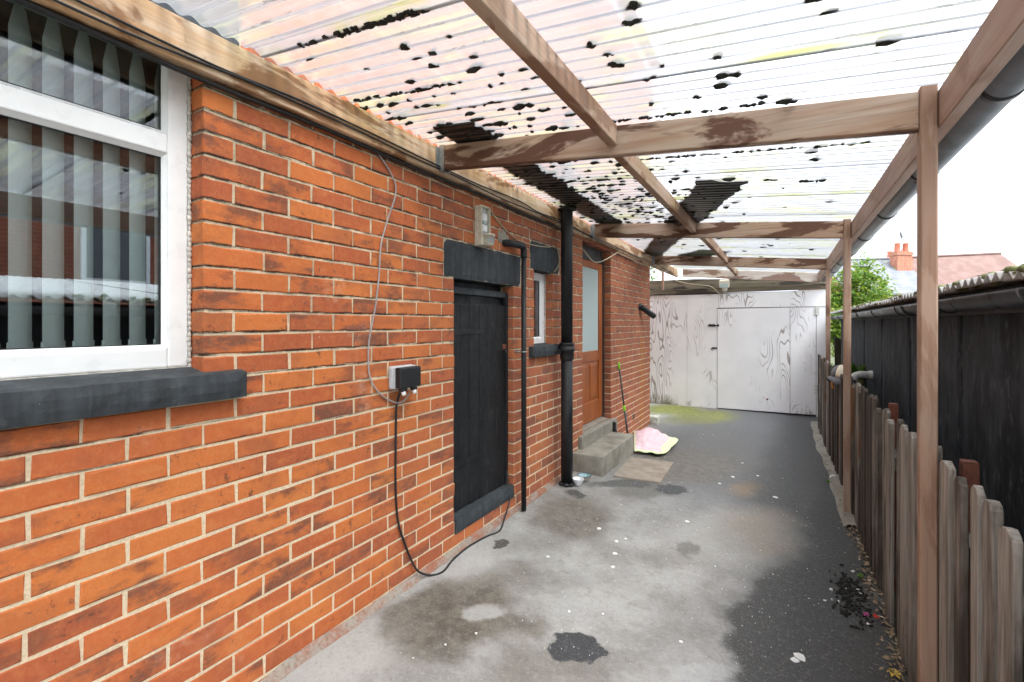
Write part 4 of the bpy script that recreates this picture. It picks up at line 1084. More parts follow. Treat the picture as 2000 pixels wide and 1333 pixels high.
ply('lock_stile', [(x2 - .05, zl + .006), (x2 + .026, zl + .006), (x2 + .026, zt - .002), (x2 - .05, zt - .002)], .006, GY_ - .0185)
m_ = MB(); m_.box((-2.6, GY_ + .002, zt - .12), (.66, GY_ + .05, zt - .03)).box((-2.6, GY_ + .002, .2), (x2, GY_ + .05, .29)); m_.build('back_rail', 'hedge_board', gate)
m_ = MB(); m_.box((-2.6, GY_ + .142, -.2), (.68, GY_ + .16, zt + .03)); m_.build('light_blocker', 'soffit_dark', gate)  # unseen dark sheet, added to block sky light in the gate gaps
m_ = MB(); m_.box((x2 - .05, GY_ + .051, -.2), (x2 + .04, GY_ + .14, zt - .02)).box((.60, GY_ + .051, -.2), (.68, GY_ + .14, zt)).box((-2.6, GY_ + .051, -.2), (-2.5, GY_ + .14, zt)); m_.build('back_post', 'hedge_board', gate)
ply('top_beam', [(-2.6, zt + .012), (.62, zt + .034), (.62, zt + .125), (-2.6, zt + .105)], .06, GY_ + .01, 'timber_dark', gate, .004)
ply('rear_beam', [(-2.9, 2.10), (.62, 2.10), (.62, 2.24), (-1.55, 2.33), (-2.9, 2.33)], .05, GY_ + .30, 'timber_dark', gate, .004)
m_ = MB(); xq = gb(1291, 555).x; m_.box((xq - .02, GY_ + .15, 2.06), (xq + .02, GY_ + .19, 2.50)); m_.build('strut', 'timber_z', gate, bevel=.002)
# ironmongery
b1 = gb(1393, 636); b2 = gb(1394, 680)
m_ = MB(); m_.box((b1.x - .08, GY_ - .024, b1.z - .022), (b1.x + .035, GY_ - .0185, b1.z + .022)); m_.tube([(b1.x - .09, GY_ - .034, b1.z), (b1.x + .075, GY_ - .034, b1.z)], .010, 8)
for q in (-.06, -.01, .025): m_.box((b1.x + q - .006, GY_ - .046, b1.z - .016), (b1.x + q + .006, GY_ - .024, b1.z + .016))
m_.build('bolt', 'black_iron', gate)
m_ = MB(); m_.box((b1.x + .075, GY_ - .045, b1.z - .022), (b1.x + .105, GY_ - .0265, b1.z + .022)); m_.build('bolt_keep', 'black_iron', gate, bevel=.003)
m_ = MB(); m_.box((b2.x - .03, GY_ - .03, b2.z - .016), (b2.x + .065, GY_ - .0265 + .006, b2.z + .016)); m_.build('hasp', 'black_iron', gate, bevel=.003)
m_ = MB(); m_.tube([(b2.x - .02 + .02 * math.cos(t), GY_ - .035, b2.z - .02 + .02 * math.sin(t)) for t in [k * .5236 for k in range(13)]], .004, 6, False); m_.build('staple', 'black_iron', gate)
for zc in (gb(1594, 608).z, gb(1594, 760).z):
    m_ = MB(); m_.box((x4 - .03, GY_ - .034, zc - .07), (x4 + .045, GY_ - .0265, zc + .07)); m_.tube([(x4 + .004, GY_ - .036, zc - .072), (x4 + .004, GY_ - .036, zc + .072)], .008, 8); m_.build('hinge', 'pipe_white', gate, bevel=.002)
kk = gb(1499, 780); m_ = MB(); lump(m_, (kk.x, GY_ - .026, kk.z), .018, .003, .018, 3, .3, 8, 5); m_.build('knot', 'rust_metal', leaf, True)
# flood light on the beam above the gate
fl_ = thing('flood_light', 'white flood light with sensor on the beam above the white gate', 'light', (-.96, 9.63, 2.14))
fc = atY(1415, 558, 9.60)
m_ = MB(); vs = []
fx0, fz0 = fc.x, fc.z
for (yy, hw, z0_, z1_) in ((9.665, .055, .0, .10), (9.60, .085, -.02, .11), (9.53, .085, -.055, .085)):
    vs += [(fx0 - hw, yy, fz0 + z0_), (fx0 + hw, yy, fz0 + z0_), (fx0 + hw, yy, fz0 + z1_), (fx0 - hw, yy, fz0 + z1_)]
fs = [(3, 2, 1, 0), (8, 9, 10, 11)] + [(r * 4 + k, r * 4 + (k + 1) % 4, r * 4 + 4 + (k + 1) % 4, r * 4 + 4 + k) for r in range(2) for k in range(4)]
m_.add(vs, fs); m_.build('housing', 'cream_plastic', fl_, bevel=.018, seg=3)
m_ = MB(); m_.box((fx0 - .068, 9.524, fz0 - .045), (fx0 + .068, 9.531, fz0 + .03)); m_.build('glass', 'frosted', fl_, bevel=.003)
m_ = MB(); m_.lathe([(0, -.02), (.045, -.025), (.05, -.05), (.04, -.075), (.02, -.095), (0, -.1)], (fx0 + .005, 9.58, fz0 - .02), 16); m_.build('sensor', 'cream_plastic', fl_, True)

# ================================================================== SMALL THINGS ON THE DRIVE
ca, cb, cc, cdp = atG(1197, 932), atG(1289, 946), atG(1316, 906), atG(1233, 895)
m_ = MB(); n = 10; vs, fs = [], []
for i in range(n + 1):
    for j in range(n + 1):
        u, v = i / n, j / n; p = (ca * (1 - u) + cb * u) * (1 - v) + (cdp * (1 - u) + cc * u) * v
        vs.append((p.x, p.y, p.z + .016 + .003 * mnoise.noise(p * 6)))
for i in range(n):
    for j in range(n): q = i * (n + 1) + j; fs.append((q, q + n + 1, q + n + 2, q + 1))
m_.add(vs, fs)
rim = [i * (n + 1) for i in range(n + 1)] + [n * (n + 1) + j for j in range(1, n + 1)] + [i * (n + 1) + n for i in range(n - 1, -1, -1)] + [j for j in range(n - 1, 0, -1)]
o_ = len(m_.v); m_.v += [(m_.v[q][0], m_.v[q][1], m_.v[q][2] - .02) for q in rim]
for q in range(len(rim)): r_ = (q + 1) % len(rim); m_.f.append((rim[q], o_ + q, o_ + r_, rim[r_])); m_.mi.append(0)
tag(m_.build('door_mat', 'mat_board', None), 'flat square brown-grey board lying like a doormat before the steps', 'mat')

def bowl(name, px, py, r, h, label, inner, outer, rimm):
    p = atG(px, py); t_ = thing(name, label, 'bowl', tuple(p)); c = (p.x, p.y, p.z + .004)
    m_ = MB(); m_.lathe([(0, 0), (r * .45, 0), (r * .47, h * .08), (r * .62, h * .25), (r * .86, h * .62), (r * .98, h * .97), (r, h)], c, 28); m_.build('outer_wall', outer, t_, True)
    m_ = MB(); m_.lathe([(r, h), (r * 1.02, h + .002), (r * .99, h + .004), (r * .95, h)], c, 28); m_.build('rim', rimm, t_, True)
    m_ = MB(); m_.lathe([(r * .95, h), (r * .82, h * .6), (r * .5, h * .18), (0, h * .14)], c, 28); m_.build('inside', inner, t_, True)
bowl('bowl', 1129.5, 949, .052, .058, 'small white bowl standing in front of the teal-lined bowl by the soil pipe', 'pot_white', 'pot_white', 'pot_white')
bowl('bowl', 1142, 940, .062, .050, 'cream bowl with blue rim and teal inside at the foot of the steps', 'pot_teal', 'pot_cream', 'pot_navy')

# towel over a stone
def towel():
    c0 = Vector((-1.42, 5.82, 0)); nx, ny = 54, 54; vs, fs, mi = [], [], []
    ax = (atG(1312, 872) - atG(1238, 862)); 
    hull = [atG(1238, 888), atG(1262, 890), atG(1292, 894), atG(1312, 884), atG(1325, 866), atG(1313, 860), atG(1292, 852), atG(1262, 848), atG(1240, 852)]
    hull = [Vector((p.x, p.y, 0)) for p in hull]
    cen = sum(hull, Vector()) / len(hull)
    hl = spline(hull + [hull[0]], 8)[:-1]; M_ = len(hl); R_ = 16
    vs.append((cen.x, cen.y, 0)); 
    for r in range(1, R_ + 1):
        for k in range(M_): p = cen.lerp(hl[k], r / R_); vs.append((p.x, p.y, 0))
    top = atG(1262, 870)
    out_ = []
    for i, (x, y_, _) in enumerate(vs):
        r = 0 if i == 0 else ((i - 1) // M_ + 1) / R_
        d = math.hypot((x - top.x) / .30, (y_ - top.y) / .34)
        h = .17 * math.exp(-d * d * 1.3)
        f1 = mnoise.noise(Vector((x * 5 + y_ * 3.5, y_ * 3 - x * 4, 1))); f2 = mnoise.noise(Vector((x * 13 - y_ * 5, y_ * 9, 7)))
        fold = .055 * (1 - abs(f1) * 2) * (.4 + .6 * (1 - r)) + .014 * f2
        out_.append((x, y_, gz(x, y_) + .022 + h + max(-.014, fold)))
    for k in range(M_): fs.append((0, 1 + k, 1 + (k + 1) % M_)); mi.append(0)
    for r in range(R_ - 1):
        for k in range(M_):
            a = 1 + r * M_ + k; b = 1 + r * M_ + (k + 1) % M_; fs.append((a, a + M_, b + M_, b))
            lime = r >= R_ - 2 or (r >= R_ - 6 and 2.0 < k / M_ * 9 < 5.4)
            mi.append(1 if lime else 0)
    m_ = MB(); m_.v = out_; m_.f = fs; m_.mi = mi
    o = m_.build('towel', ['towel_pink', 'towel_lime'], None, True)
    s_ = o.modifiers.new('thick', 'SOLIDIFY'); s_.thickness = .008; s_.offset = -1
    sb = o.modifiers.new('sub', 'SUBSURF'); sb.levels = 1; sb.render_levels = 1
    tag(o, 'crumpled pink towel with lime green border thrown over a stone by the steps', 'towel')
    m_ = MB(); p = atG(1250, 886); lump(m_, (p.x - .05, p.y + .10, p.z + .008), .12, .13, .042, 4, .3, 14, 8)
    tag(m_.build('stone', 'boulder', None, True), 'brown rounded stone half hidden under the pink towel', 'stone')
towel()

# mop handle leaning on the wall
mp = thing('mop', 'grey mop handle with lime green grip leaning on the brick wall behind the towel', 'mop', (-1.7, 6.3, -.08))
ta, tb = atX(1208, 708, WX + .02), atX(1226, 850, WX + .17)
tb.z = max(tb.z, gz(tb.x, tb.y) + .03)
lp = lambda t: ta.lerp(tb, t)
m_ = MB(); m_.tube([lp(0), lp(.10)], .0135, 10); m_.build('grip', 'lime_plastic', mp, True)
m_ = MB(); m_.tube([lp(.10), lp(.60)], .0105, 10); m_.build('upper_tube', 'dark_tube', mp, True)
m_ = MB(); m_.tube([lp(.60), lp(.68)], .0145, 10); m_.build('clamp', 'lime_plastic', mp, True)
m_ = MB(); m_.tube([lp(.68), lp(1)], .0120, 10); m_.build('lower_tube', 'dark_tube', mp, True)
m_ = MB(); m_.box((tb.x - .045, tb.y - .12, tb.z - .03), (tb.x + .045, tb.y + .12, tb.z - .005)); m_.build('head', 'dark_tube', mp, bevel=.008, seg=2)
# black pouch on the step
pz = .165; pc = (-1.74, 5.66)
m_ = MB(); prof = [(.0, 0), (.040, .0), (.046, .03), (.040, .075), (.030, .115), (.018, .14), (.016, .15), (.024, .175), (.012, .182), (0, .18)]
pc = atX(1203, 842, -1.76)
m_.lathe(prof, (pc.x, pc.y, gz(pc.x, pc.y)), 14)
zb_ = gz(pc.x, pc.y)
m_.v = [(v[0] + .012 * mnoise.noise(Vector(v) * 18) + (v[2] - zb_) * -.10, v[1] + .012 * mnoise.noise(Vector(v) * 18 + Vector((5, 0, 0))), zb_ + (v[2] - zb_) * 1.75) for v in m_.v]
tag(m_.build('pouch', 'bag_black', None, True), 'small tied black bag standing beside the concrete steps against the wall', 'bag')
# pale stone block at the corner of the house
cbk = atG(1279, 829)
o = rough_block('corner_stone', (cbk.x - .12, cbk.y - .02, gz(cbk.x, cbk.y) - .02), (cbk.x + .05, cbk.y + .16, gz(cbk.x, cbk.y) + .12), 'pale_stone', None, .02, .03, .02)
tag(o, 'small pale broken stone block at the far corner of the brick house', 'stone')

# chips of paint and litter on the drive
def litter():
    rnd = random.Random(21); m_ = MB()
    spots = [(1170, 1033, 10), (1204, 1058, 8), (1222, 1053, 6), (1201, 1082, 9), (1197, 1108, 9), (1070, 1088, 8), (1342, 1019, 8), (1515, 972, 9), (1432, 932, 7), (1405, 945, 6), (1563, 1284, 20), (1552, 1290, 12), (1178, 1200, 4), (1330, 1254, 6), (1112, 1195, 5), (930, 1238, 5), (870, 1260, 4), (1397, 1107, 4), (1480, 930, 5), (1450, 905, 4)]
    for (a, b, s_) in spots + [(rnd.uniform(1000, 1600), rnd.uniform(840, 1300), rnd.uniform(.6, 1.5)) for _ in range(170)]:
        p = atG(a, b)
        r = .5 * s_ / (F / max(.5, (p - CAM).length)); n = 7
        pts = [(p.x + r * (.6 + .5 * rnd.random()) * math.cos(6.283 * k / n), p.y + r * (.6 + .5 * rnd.random()) * math.sin(6.283 * k / n)) for k in range(n)]
        q = [(x, y, gz(x, y) + .0035) for x, y in pts] + [(x, y, gz(x, y) - .005) for x, y in pts]
        m_.add(q, [tuple(range(n))] + [(k, n + k, n + (k + 1) % n, (k + 1) % n) for k in range(n)])
    stuff(m_.build('paint_chips', 'chip_white', None), 'white paint chips and droppings scattered on the grey drive', 'litter')
    m_ = MB()
    def leafq(p, s_, mi=0):
        rot = Matrix.Rotation(rnd.uniform(0, 6.28), 3, 'Z') @ Matrix.Rotation(rnd.uniform(-.7, .7), 3, 'X') @ Matrix.Rotation(rnd.uniform(-.5, .5), 3, 'Y')
        vs = [p + rot @ Vector(q) * s_ for q in ((-1, 0, 0), (-.2, .45, .12), (1, 0, 0), (-.2, -.45, .12))]
        m_.add(vs, [(0, 1, 2), (0, 2, 3)], mi)
    for i in range(1500):
        y_ = rnd.uniform(1.2, 8.6); x = fx(y_) - .012 - abs(rnd.gauss(0, .035 + .02 * mnoise.noise(Vector((0, y_ * 2, 0)))))
        leafq(Vector((x, y_, gz(x, y_) + rnd.uniform(.006, .03))), rnd.uniform(.006, .02), rnd.choice((0, 0, 0, 0, 1)))
    stuff(m_.build('leaf_litter', ['leaf_litter', 'stem_beige'], None), 'dry brown leaf litter gathered along the foot of the picket fence', 'leaves')
    m_ = MB(); c = atG(1660, 1165)
    for i in range(240):
        x, y_ = c.x + rnd.gauss(.01, .045), c.y + rnd.gauss(0, .16)
        lump(m_, (x, y_, gz(x, y_) + .006), rnd.uniform(.004, .013), rnd.uniform(.004, .013), rnd.uniform(.003, .008), i, .6, 6, 4, 0 if rnd.random() < .955 else 1)
    stuff(m_.build('soil_crumbs', ['moss_black', 'chip_white'], None, True), 'spill of black soil crumbs on the drive beside the fence', 'soil')
litter()
def petal(name, px, py, mat, s_, label, cat):
    p = atG(px, py); m_ = MB(); rnd = random.Random(px)
    for k in range(6):
        a = k * 1.047; m_.add([(p.x, p.y, p.z + .015), (p.x + s_ * math.cos(a - .4), p.y + s_ * math.sin(a - .4), p.z + .02 + rnd.random() * .012), (p.x + s_ * 1.25 * math.cos(a), p.y + s_ * 1.25 * math.sin(a), p.z + .014), (p.x + s_ * math.cos(a + .4), p.y + s_ * math.sin(a + .4), p.z + .02 + rnd.random() * .012)], [(0, 1, 2, 3)])
    tag(m_.build(name, mat, None), label, cat)
petal('flower_head', 1711, 1212, 'litter_red', .014, 'fallen red flower head at the foot of the fence', 'flower')
petal('flower_head', 1691, 1207, 'litter_pink', .014, 'fallen magenta flower head on the soil crumbs by the fence', 'flower')
petal('dry_leaf', 1747, 1324, 'litter_yellow', .024, 'yellow fallen leaf lying at the foot of the fence', 'leaf')
def weed(px, py, s_, label):
    p = atG(px, py); m_ = MB(); rnd = random.Random(px)
    for k in range(16):
        a = rnd.uniform(0, 6.28); r = rnd.uniform(.3, 1) * s_; h = rnd.uniform(.3, 1.1) * s_
        d = Vector((math.cos(a), math.sin(a), 0)); t = Vector((-d.y, d.x, 0)) * s_ * .22
        b = p + Vector((0, 0, .004)); m_.add([b, b + d * r * .6 - t + Vector((0, 0, h)), b + d * r + Vector((0, 0, h * .8)), b + d * r * .6 + t + Vector((0, 0, h))], [(0, 1, 2, 3)])
    tag(m_.build('weed', 'weed', None), label, 'weed')
weed(1617, 944, .035, 'tiny green weed at the fence foot near the rear fence post')
weed(1681, 1131, .028, 'tiny green weed by the black soil spill at the fence')
pp = atG(1627, 935); m_ = MB(); lump(m_, (pp.x, pp.y, pp.z + .02), .03, .03, .022, 2, .7, 8, 5); tag(m_.build('paper_scrap', 'chip_white', None), 'crumpled white paper scrap at the fence foot', 'paper')
# broken concrete strip along the foot of the fence at the far end
m_ = MB(); rnd = random.Random(9)
n = 40; vs, fs = [], []
for i in range(n + 1):
    yy = 4.6 + 4.6 * i / n; xo = fx(yy) + .05; xi = fx(yy) - .10 - .05 * mnoise.noise(Vector((yy * 1.7, 3, 0)))
    for (x, z) in ((xo, .03), (xi + .03, .028), (xi, .004)): vs.append((x, yy, gz(x, yy) + z + .006 * mnoise.noise(Vector((x * 20, yy * 9, 0)))))
for i in range(n):
    for k in range(2): q = i * 3 + k; fs.append((q, q + 3, q + 4, q + 1))
m_.add(vs, fs); o = m_.build('kerb_strip', 'step_side', None, True); o['kind'] = 'structure'

# ================================================================== BEHIND THE FENCE
pe = thing('pipe_elbow', 'white plastic pipe elbow coming out of the black shed wall above the fence', 'pipe', (.75, 5.9, .9))
e0 = atX(1703, 733, SX - .02)
m_ = MB(); m_.tube([(SX + .02, e0.y, e0.z), (SX - .05, e0.y, e0.z)], .047, 16); m_.build('socket', 'pipe_white', pe, True)
m_ = MB(); m_.tube(spline([(SX - .04, e0.y, e0.z), (SX - .13, e0.y - .03, e0.z), (SX - .185, e0.y - .05, e0.z - .03), (SX - .20, e0.y - .06, e0.z - .10), (SX - .20, e0.y - .06, e0.z - .30)], 5), .040, 16); m_.build('bend', 'pipe_white', pe, True)
m_ = MB(); m_.tube([(SX - .20, e0.y - .06, e0.z - .16), (SX - .20, e0.y - .06, -.15)], .046, 16); m_.build('down_pipe', 'pipe_white', pe, True)
hat = thing('sun_hat', 'grey, cream and pink domed hat hung over the fence pickets beside the rear post', 'hat', (.5, 5.86, .93))
hc = Vector((.497, 5.86, .925))
for k, mt in enumerate(('cap_pink', 'cap_grey', 'cap_cream', 'cap_pink', 'cap_pink', 'cap_pink')):
    m_ = MB(); vs, fs = [], []; a0 = math.pi * .62 + k * math.pi / 3
    for i in range(7):
        for j in range(6):
            t = i / 6 * 1.57; a = a0 + j / 5 * math.pi / 3; w_ = 1 + .07 * mnoise.noise(Vector((i * .7, a * 1.5, 3)))
            vs.append((hc.x + .088 * w_ * math.sin(t) * math.cos(a), hc.y + .10 * w_ * math.sin(t) * math.sin(a), hc.z + .115 * math.cos(t) * w_))
    for i in range(6):
        for j in range(5): q = i * 6 + j; fs.append((q, q + 6, q + 7, q + 1))
    m_.add(vs, fs); o = m_.build('crown_panel', mt, hat, True); o.modifiers.new('thick', 'SOLIDIFY').thickness = .004
m_ = MB(); vs, fs = [], []
for i in range(3):
    for j in range(32):
        a = 2 * math.pi * j / 32; rr = 1 + i * .22; vs.append((hc.x + .088 * rr * math.cos(a), hc.y + .10 * rr * math.sin(a), hc.z - .022 * i - .014 * i * math.sin(a * 3 + 1)))
for i in range(2):
    for j in range(32): j2 = (j + 1) % 32; fs.append((i * 32 + j, (i + 1) * 32 + j, (i + 1) * 32 + j2, i * 32 + j2))
m_.add(vs, fs); o = m_.build('brim', 'cap_grey', hat, True); o.modifiers.new('thick', 'SOLIDIFY').thickness = .004
m_ = MB(); m_.tube(spline([(hc.x - .075, hc.y - .05, hc.z - .02), (hc.x - .08, hc.y - .06, hc.z - .08), (hc.x - .07, hc.y - .045, hc.z - .12)], 4), .010, 6); m_.build('chin_tie', 'cap_orange', hat, True)
# potted grass
pg = thing('potted_plant', 'tufted green grass in a mossy pot between fence and black shed', 'plant', (.70, 6.4, -.15))
gp0 = atX(1676, 738, .775)
m_ = MB(); m_.lathe([(0, -.15), (.055, -.15), (.075, gp0.z - .05), (.08, gp0.z - .02), (.07, gp0.z - .03), (0, gp0.z - .04)], (gp0.x, gp0.y, 0), 16); m_.build('pot', 'moss_green', pg, True)
m_ = MB(); rnd = random.Random(2)
for k in range(130):
    a = rnd.uniform(0, 6.28); r = rnd.uniform(0, .06); b = Vector((gp0.x + r * math.cos(a), gp0.y + r * math.sin(a), gp0.z - .04)); h = rnd.uniform(.06, .24); o_ = rnd.uniform(.02, .11)
    d = Vector((math.cos(a), math.sin(a), 0)); t = Vector((-d.y, d.x, 0)) * .005
    m_.add([b - t, b + t, b + d * o_ * .5 + Vector((0, 0, h * .8)) + t * .7, b + d * o_ + Vector((0, 0, h)), b + d * o_ * .5 + Vector((0, 0, h * .8)) - t * .7], [(0, 1, 2, 3, 4)])
m_.build('blades', 'leaf_grass', pg)
m_ = MB(); bb0, bb1 = atY(1631, 663, 10.6), atY(1660, 663, 10.6)
m_.box((bb0.x, 10.58, -.15), (bb1.x + .3, 10.62, bb0.z)).box((bb0.x - .01, 10.56, -.15), (bb0.x + .06, 10.579, bb0.z + .03))
tag(m_.build('board_screen', 'hedge_board', None, bevel=.004), 'low brown board screen beyond the end of the black shed', 'screen')

# ================================================================== TREES
def leafy(name, label, base, spread, height, leaves, mat, seed, size=.06, clumps=26, group=None, low=.25):
    t_ = thing(name, label, 'tree' if 'tree' in name else 'shrub', base, group); rnd = random.Random(seed); b = Vector(base)
    tr = MB(); tips = []
    tr.tube(spline([b + Vector((0, 0, -.1)), b + Vector((.04, .02, height * .25)), b + Vector((-.03, .05, height * .55))], 5), [.075 * height / 3 * (1 - .5 * i / 10) for i in range(11)], 8)
    for k in range(clumps):
        a = rnd.uniform(0, 6.283); rr = math.sqrt(rnd.random()) * spread; hz = low + (1 - low) * rnd.random()
        env = math.sin(min(1, hz * 1.02) * math.pi * .78 + .35); 
        tip = b + Vector((rr * env * math.cos(a), rr * env * math.sin(a), height * hz))
        st_ = b + Vector((0, 0, height * min(.55, hz * .5) * rnd.uniform(.6, 1)))
        mid = st_.lerp(tip, .5) + Vector((0, 0, .12 * height * rnd.random()))
        tr.tube(spline([st_, mid, tip], 4), [.028 * height / 3 * (1 - .8 * i / 8) for i in range(9)], 5); tips.append((tip, mid))
    tr.build('trunk', 'bark', t_, True)
    lf = MB()
    for i in range(leaves):
        tip, mid = tips[rnd.randrange(len(tips))]; u = rnd.random() ** .6; c = mid.lerp(tip, u * 1.08)
        s_ = spread * .17 * (1.15 - .55 * u)
        p = c + Vector((rnd.gauss(0, s_), rnd.gauss(0, s_), rnd.gauss(0, s_ * .8)))
        d = Vector((rnd.gauss(0, 1), rnd.gauss(0, 1), rnd.gauss(-.35, .6))).normalized(); n_ = d.cross(Vector((rnd.gauss(0, .4), rnd.gauss(0, .4), 1))).normalized()
        L_ = size * rnd.uniform(.6, 1.35); Wd = L_ * .30; up_ = n_.cross(d) * L_ * .08
        lf.add([p, p + d * L_ * .45 + n_ * Wd + up_, p + d * L_, p + d * L_ * .45 - n_ * Wd + up_], [(0, 1, 2, 3)])
    lf.build('crown', mat, t_)
tb_ = atY(1668, 600, 14.5)
leafy('elder_tree', 'bright green leafy tree rising behind the shed gutter and the carport posts', (tb_.x, 14.5, -.15), 1.05, 3.2, 6500, 'leaf_fresh', 3, .10, 30)
tb_ = atY(1712, 600, 15.8)
leafy('elder_tree', 'smaller rounded green tree in front of the slate roofed house beyond the shed', (tb_.x + .1, 15.8, -.15), .75, 2.75, 3800, 'leaf_fresh', 8, .10, 24)
tb_ = atY(1632, 650, 12.4)
leafy('garden_shrub', 'dense green shrub seen through the gap between gate and shed', (tb_.x + .05, 12.4, -.15), .5, 1.9, 4200, 'leaf_fresh', 5, .085, 26, low=.12)
tb_ = atY(1287, 548, 14)
leafy('garden_tree', 'dark green tree top showing above the gate past the house corner', (tb_.x - .5, 14, -.15), 1.2, 3.5, 5200, 'leaf_deep', 6, .10, 28)

# ================================================================== FAR HOUSES
RT = Vector((math.cos(TH), math.sin(TH), 0)); FW = Vector((-math.sin(TH), math.cos(TH), 0))
def far(px, py, dep): return CAM + FW * dep + RT * ((px - 1000) / F * dep) + Vector((0, 0, (632 - py) / F * dep))
def far_house(name, label, xa, xb, dep, yr, ye, roofm, hip=0.):
    A = far(xa, yr[0], dep + 4.2); B = far(xb, yr[1], dep + 4.2); a = far(xa, ye, dep); b = far(xb, ye, dep)
    a = a.lerp(a, 1); b = Vector((b.x, b.y, a.z)); zr = (A.z + B.z) / 2; 
    sA, sB = A - FW * 0, B - FW * 0
    e = b + (B - b) * 0
    h_ = thing(name, label, 'house', (a.x, a.y, -.15))
    a = Vector((A.x, A.y, 0)) - FW * 4.2; b = Vector((B.x, B.y, 0)) - FW * 4.2; ez = far((xa + xb) / 2, ye, dep).z
    a.z = b.z = ez; A.z, B.z = A.z, B.z
    bk = FW * 8.4; Bh = B - RT * hip
    m_ = MB(); th = Vector((0, 0, -.14))
    vs = [a - FW * .3, b - FW * .3, Bh, A, a + bk + FW * .3, b + bk + FW * .3]; vs += [v + th for v in vs]
    m_.add(vs, [(0, 1, 2, 3), (5, 4, 3, 2), (6, 9, 8, 7), (11, 8, 9, 10), (0, 6, 7, 1), (1, 7, 8, 2), (2, 8, 11, 5), (4, 10, 9, 3), (3, 9, 6, 0)]); rf = m_.build('roof', roofm, h_)
    m_ = MB(); g_ = Vector((0, 0, -(ez + .4)))
    ins = RT * .15
    w0, w1, w2, w3 = a + ins, b - ins, b - ins + bk, a + ins + bk
    lo = [v + g_ for v in (w0, w1, w2, w3)]; hi = [v - Vector((0, 0, .16)) for v in (w0, w1, w2, w3)]
    m_.add(lo + hi + [A + ins + th * 1.3, Bh - ins + th * 1.3], [(0, 1, 5, 4), (1, 2, 6, 5), (2, 3, 7, 6), (3, 0, 4, 7), (4, 8, 7), (5, 6, 9)]); m_.build('wall', 'chimney_brick', h_)
    m_ = MB(); m_.tube([A + Vector((0, 0, .03)), Bh + Vector((0, 0, .03))], .13, 8); m_.build('ridge_tiles', roofm, rf, True)
    for k in range(3):
        c = w0.lerp(w1, .2 + .3 * k) - FW * .03; 
        for zc in (ez - 1.3,):
            m_ = MB(); q = Vector((c.x, c.y, zc)); u = RT * .55; v_ = Vector((0, 0, .6))
            m_.add([q - u - v_, q + u - v_, q + u + v_, q - u + v_], [(0, 1, 2, 3)]); wq = m_.build('window', 'upvc', h_); wq.modifiers.new('s', 'SOLIDIFY').thickness = .05
            m_ = MB(); q2 = q - FW * .06; m_.add([q2 - u * .85 - v_ * .85, q2 + u * .85 - v_ * .85, q2 + u * .85 + v_ * .85, q2 - u * .85 + v_ * .85], [(0, 1, 2, 3)]); m_.build('pane', 'dark_pane', wq)
    return h_, rf, A, B
D_ = 42
hA, rA, A0, B0 = far_house('slate_house', 'far terraced house with grey slate roof and red brick chimney beyond the shed', 1600, 1757, D_, (510, 506), 574, 'roof_slate')
hB, rB, A1, B1 = far_house('tiled_house', 'far house with long reddish brown tiled roof beyond the shed', 1757.5, 1972, D_ + .3, (505, 496), 582, 'roof_tile', .9)
# chimney stack with pots and aerial
c0 = far(1760, 540, D_ + 3.0)
def obox(m_, c, hx, hy, z0, z1, mi=0):
    vs = [c + RT * sx * hx + FW * sy * hy for sx, sy in ((-1, -1), (1, -1), (1, 1), (-1, 1))]; vs = [Vector((v.x, v.y, z)) for z in (z0, z1) for v in vs]
    m_.add(vs, [(0, 3, 2, 1), (4, 5, 6, 7), (0, 1, 5, 4), (1, 2, 6, 5), (2, 3, 7, 6), (3, 0, 4, 7)], mi)
zz = lambda py: CAM.z + (632 - py) / F * (D_ + 3.0)
m_ = MB(); obox(m_, c0, .70, .45, zz(540), zz(500)); ch_ = m_.build('chimney', 'chimney_brick', rA)
m_ = MB(); obox(m_, c0, .76, .51, zz(499.8), zz(496)); obox(m_, c0, .72, .47, zz(495.9), zz(492.5)); m_.build('chimney_cap', 'chimney_brick', hA)
m_ = MB(); obox(m_, c0 - FW * .47, .85, .03, zz(541), zz(533)); m_.build('lead_flashing', 'lead', hA)
for dx in (-.36, .42):
    m_ = MB(); p = c0 + RT * dx; m_.lathe([(.27, zz(492.5)), (.25, zz(490)), (.22, zz(478)), (.25, zz(477)), (.25, zz(475.5)), (.17, zz(475.5))], (p.x, p.y, 0), 14); m_.build('chimney_pot', 'clay_pot', hA, True)
p = far(1738, 500, D_ + 7.5); z_ = lambda py: CAM.z + (632 - py) / F * (D_ + 7.5)
m_ = MB(); obox(m_, p, .34, .3, z_(530), z_(505)); m_.build('rear_chimney', 'chimney_brick', hA)
m_ = MB(); m_.lathe([(.26, z_(505)), (.22, z_(495)), (.26, z_(492)), (.2, z_(491))], (p.x, p.y, 0), 12); m_.build('chimney_pot', 'clay_pot', hA, True)
ae = thing('aerial', 'thin television aerial on a mast fixed to the far brick chimney', 'aerial', tuple(far(1761, 500, D_ + 3.5)))
F_ = lambda a, b: far(a, b, D_ + 3.5)
m_ = MB(); m_.tube([F_(1761, 497), F_(1761, 456)], .035, 6); m_.build('mast', 'steel_thin', ae)
m_ = MB(); m_.tube([F_(1757, 461), F_(1786, 466)], .025, 5)
for k in range(6): a = F_(1764 + 4 * k, 462.3 + .7 * k); m_.tube([a + Vector((0, 0, .22)) + FW * .2, a - Vector((0, 0, .22)) - FW * .2], .016, 4)
m_.build('boom', 'steel_thin', ae)
m_ = MB(); m_.add([F_(1758, 452), F_(1764, 463), F_(1759, 466), F_(1757, 458)], [(0, 1, 2, 3)]); m_.tube([F_(1758, 452), F_(1762, 467)], .05, 5); m_.build('reflector', 'steel_thin', ae)

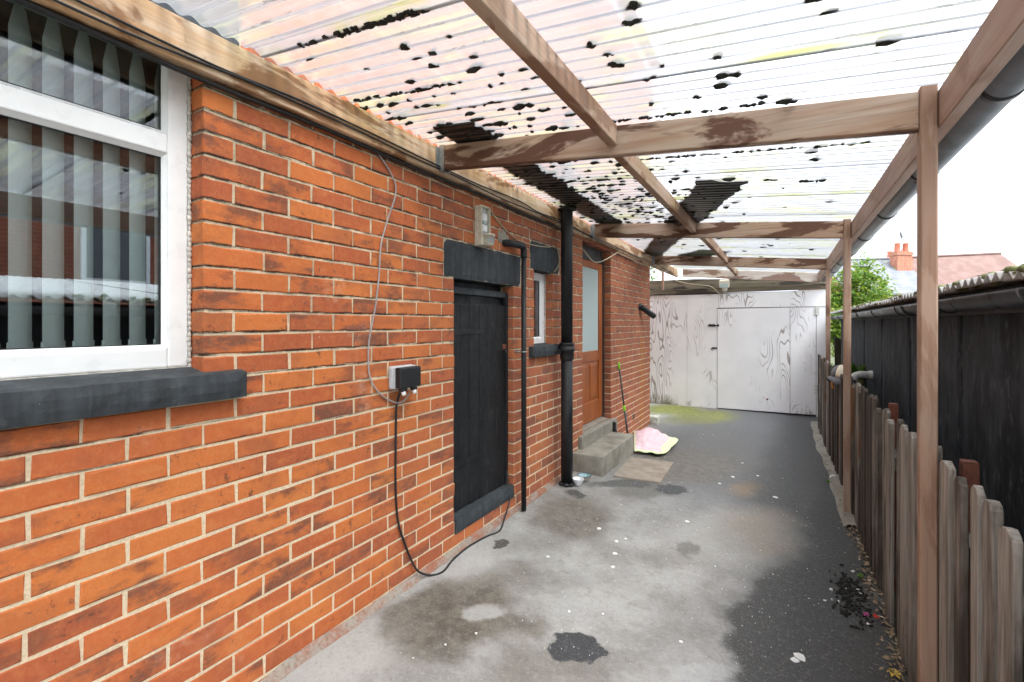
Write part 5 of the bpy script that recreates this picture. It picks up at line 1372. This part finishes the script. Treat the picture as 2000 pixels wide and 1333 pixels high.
# ================================================================== NEIGHBOUR'S HOUSE ACROSS THE SHED (met in the window's reflection)
nb = thing('neighbour_house', 'red brick neighbouring house across the shed, mirrored in the large window', 'house', (10.4, 1.5, -.15))
m_ = MB(); m_.box((8.4, -5.5, -.2), (14, 7.0, 5.2)); m_.build('wall', 'neighbour_brick', nb)
m_ = MB(); m_.add([(8.0, -5.9, 5.2), (14.4, -5.9, 5.2), (14.4, 7.4, 5.2), (8.0, 7.4, 5.2), (11.2, -5.9, 7.6), (11.2, 7.4, 7.6)], [(0, 3, 5, 4), (2, 1, 4, 5), (1, 0, 4), (3, 2, 5), (0, 1, 2, 3)]); m_.build('roof', 'roof_slate', nb)
for (a, b) in ((.2, 1.5), (4.2, 5.4)):
    m_ = MB(); m_.box((8.34, a, 2.3), (8.3995, b, 3.6)); wq = m_.build('window', 'upvc', nb); m_ = MB(); m_.box((8.33, a + .08, 2.38), (8.3395, b - .08, 3.52)); m_.build('pane', 'dark_pane', wq)

# rough footing strip where the wall meets the drive
m_ = MB(); vs, fs = [], []; n = 150
for i in range(n + 1):
    yy = -.6 + 5.05 * i / n; k1 = mnoise.noise(Vector((yy * 2.3, 1, 0))); k2 = mnoise.noise(Vector((yy * 9, 4, 0)))
    wd = .032 + .022 * k1 + .010 * k2; h = .034 + .018 * mnoise.noise(Vector((yy * 3.1, 8, 0))) + .006 * k2
    for (x, z) in ((WX - .004, h), (WX + max(.006, wd * .45), h * .82), (WX + max(.012, wd), .0), (WX + max(.02, wd + .01), -.02)):
        vs.append((x, yy, gz(x, yy) + z + .003 * mnoise.noise(Vector((x * 60, yy * 30, 2)))))
for i in range(n):
    for k in range(3): q = i * 4 + k; fs.append((q, q + 1, q + 5, q + 4))
m_.add(vs, fs)
g = MT('footing'); a = g.noise(9, 6, .7); b = g.noise(60, 4, .7)
c = g.mix(g.rng(a, .38, .62), (.30, .13, .085), (.30, .27, .235)); c = g.mix(g.rng(b, .45, .7, 0, .6), c, (.16, .09, .065))
MAT['footing'] = g.out(c, .95, g.bump(b, .5, .006), 0, .1)
m_.build('footing', 'footing', house, True)
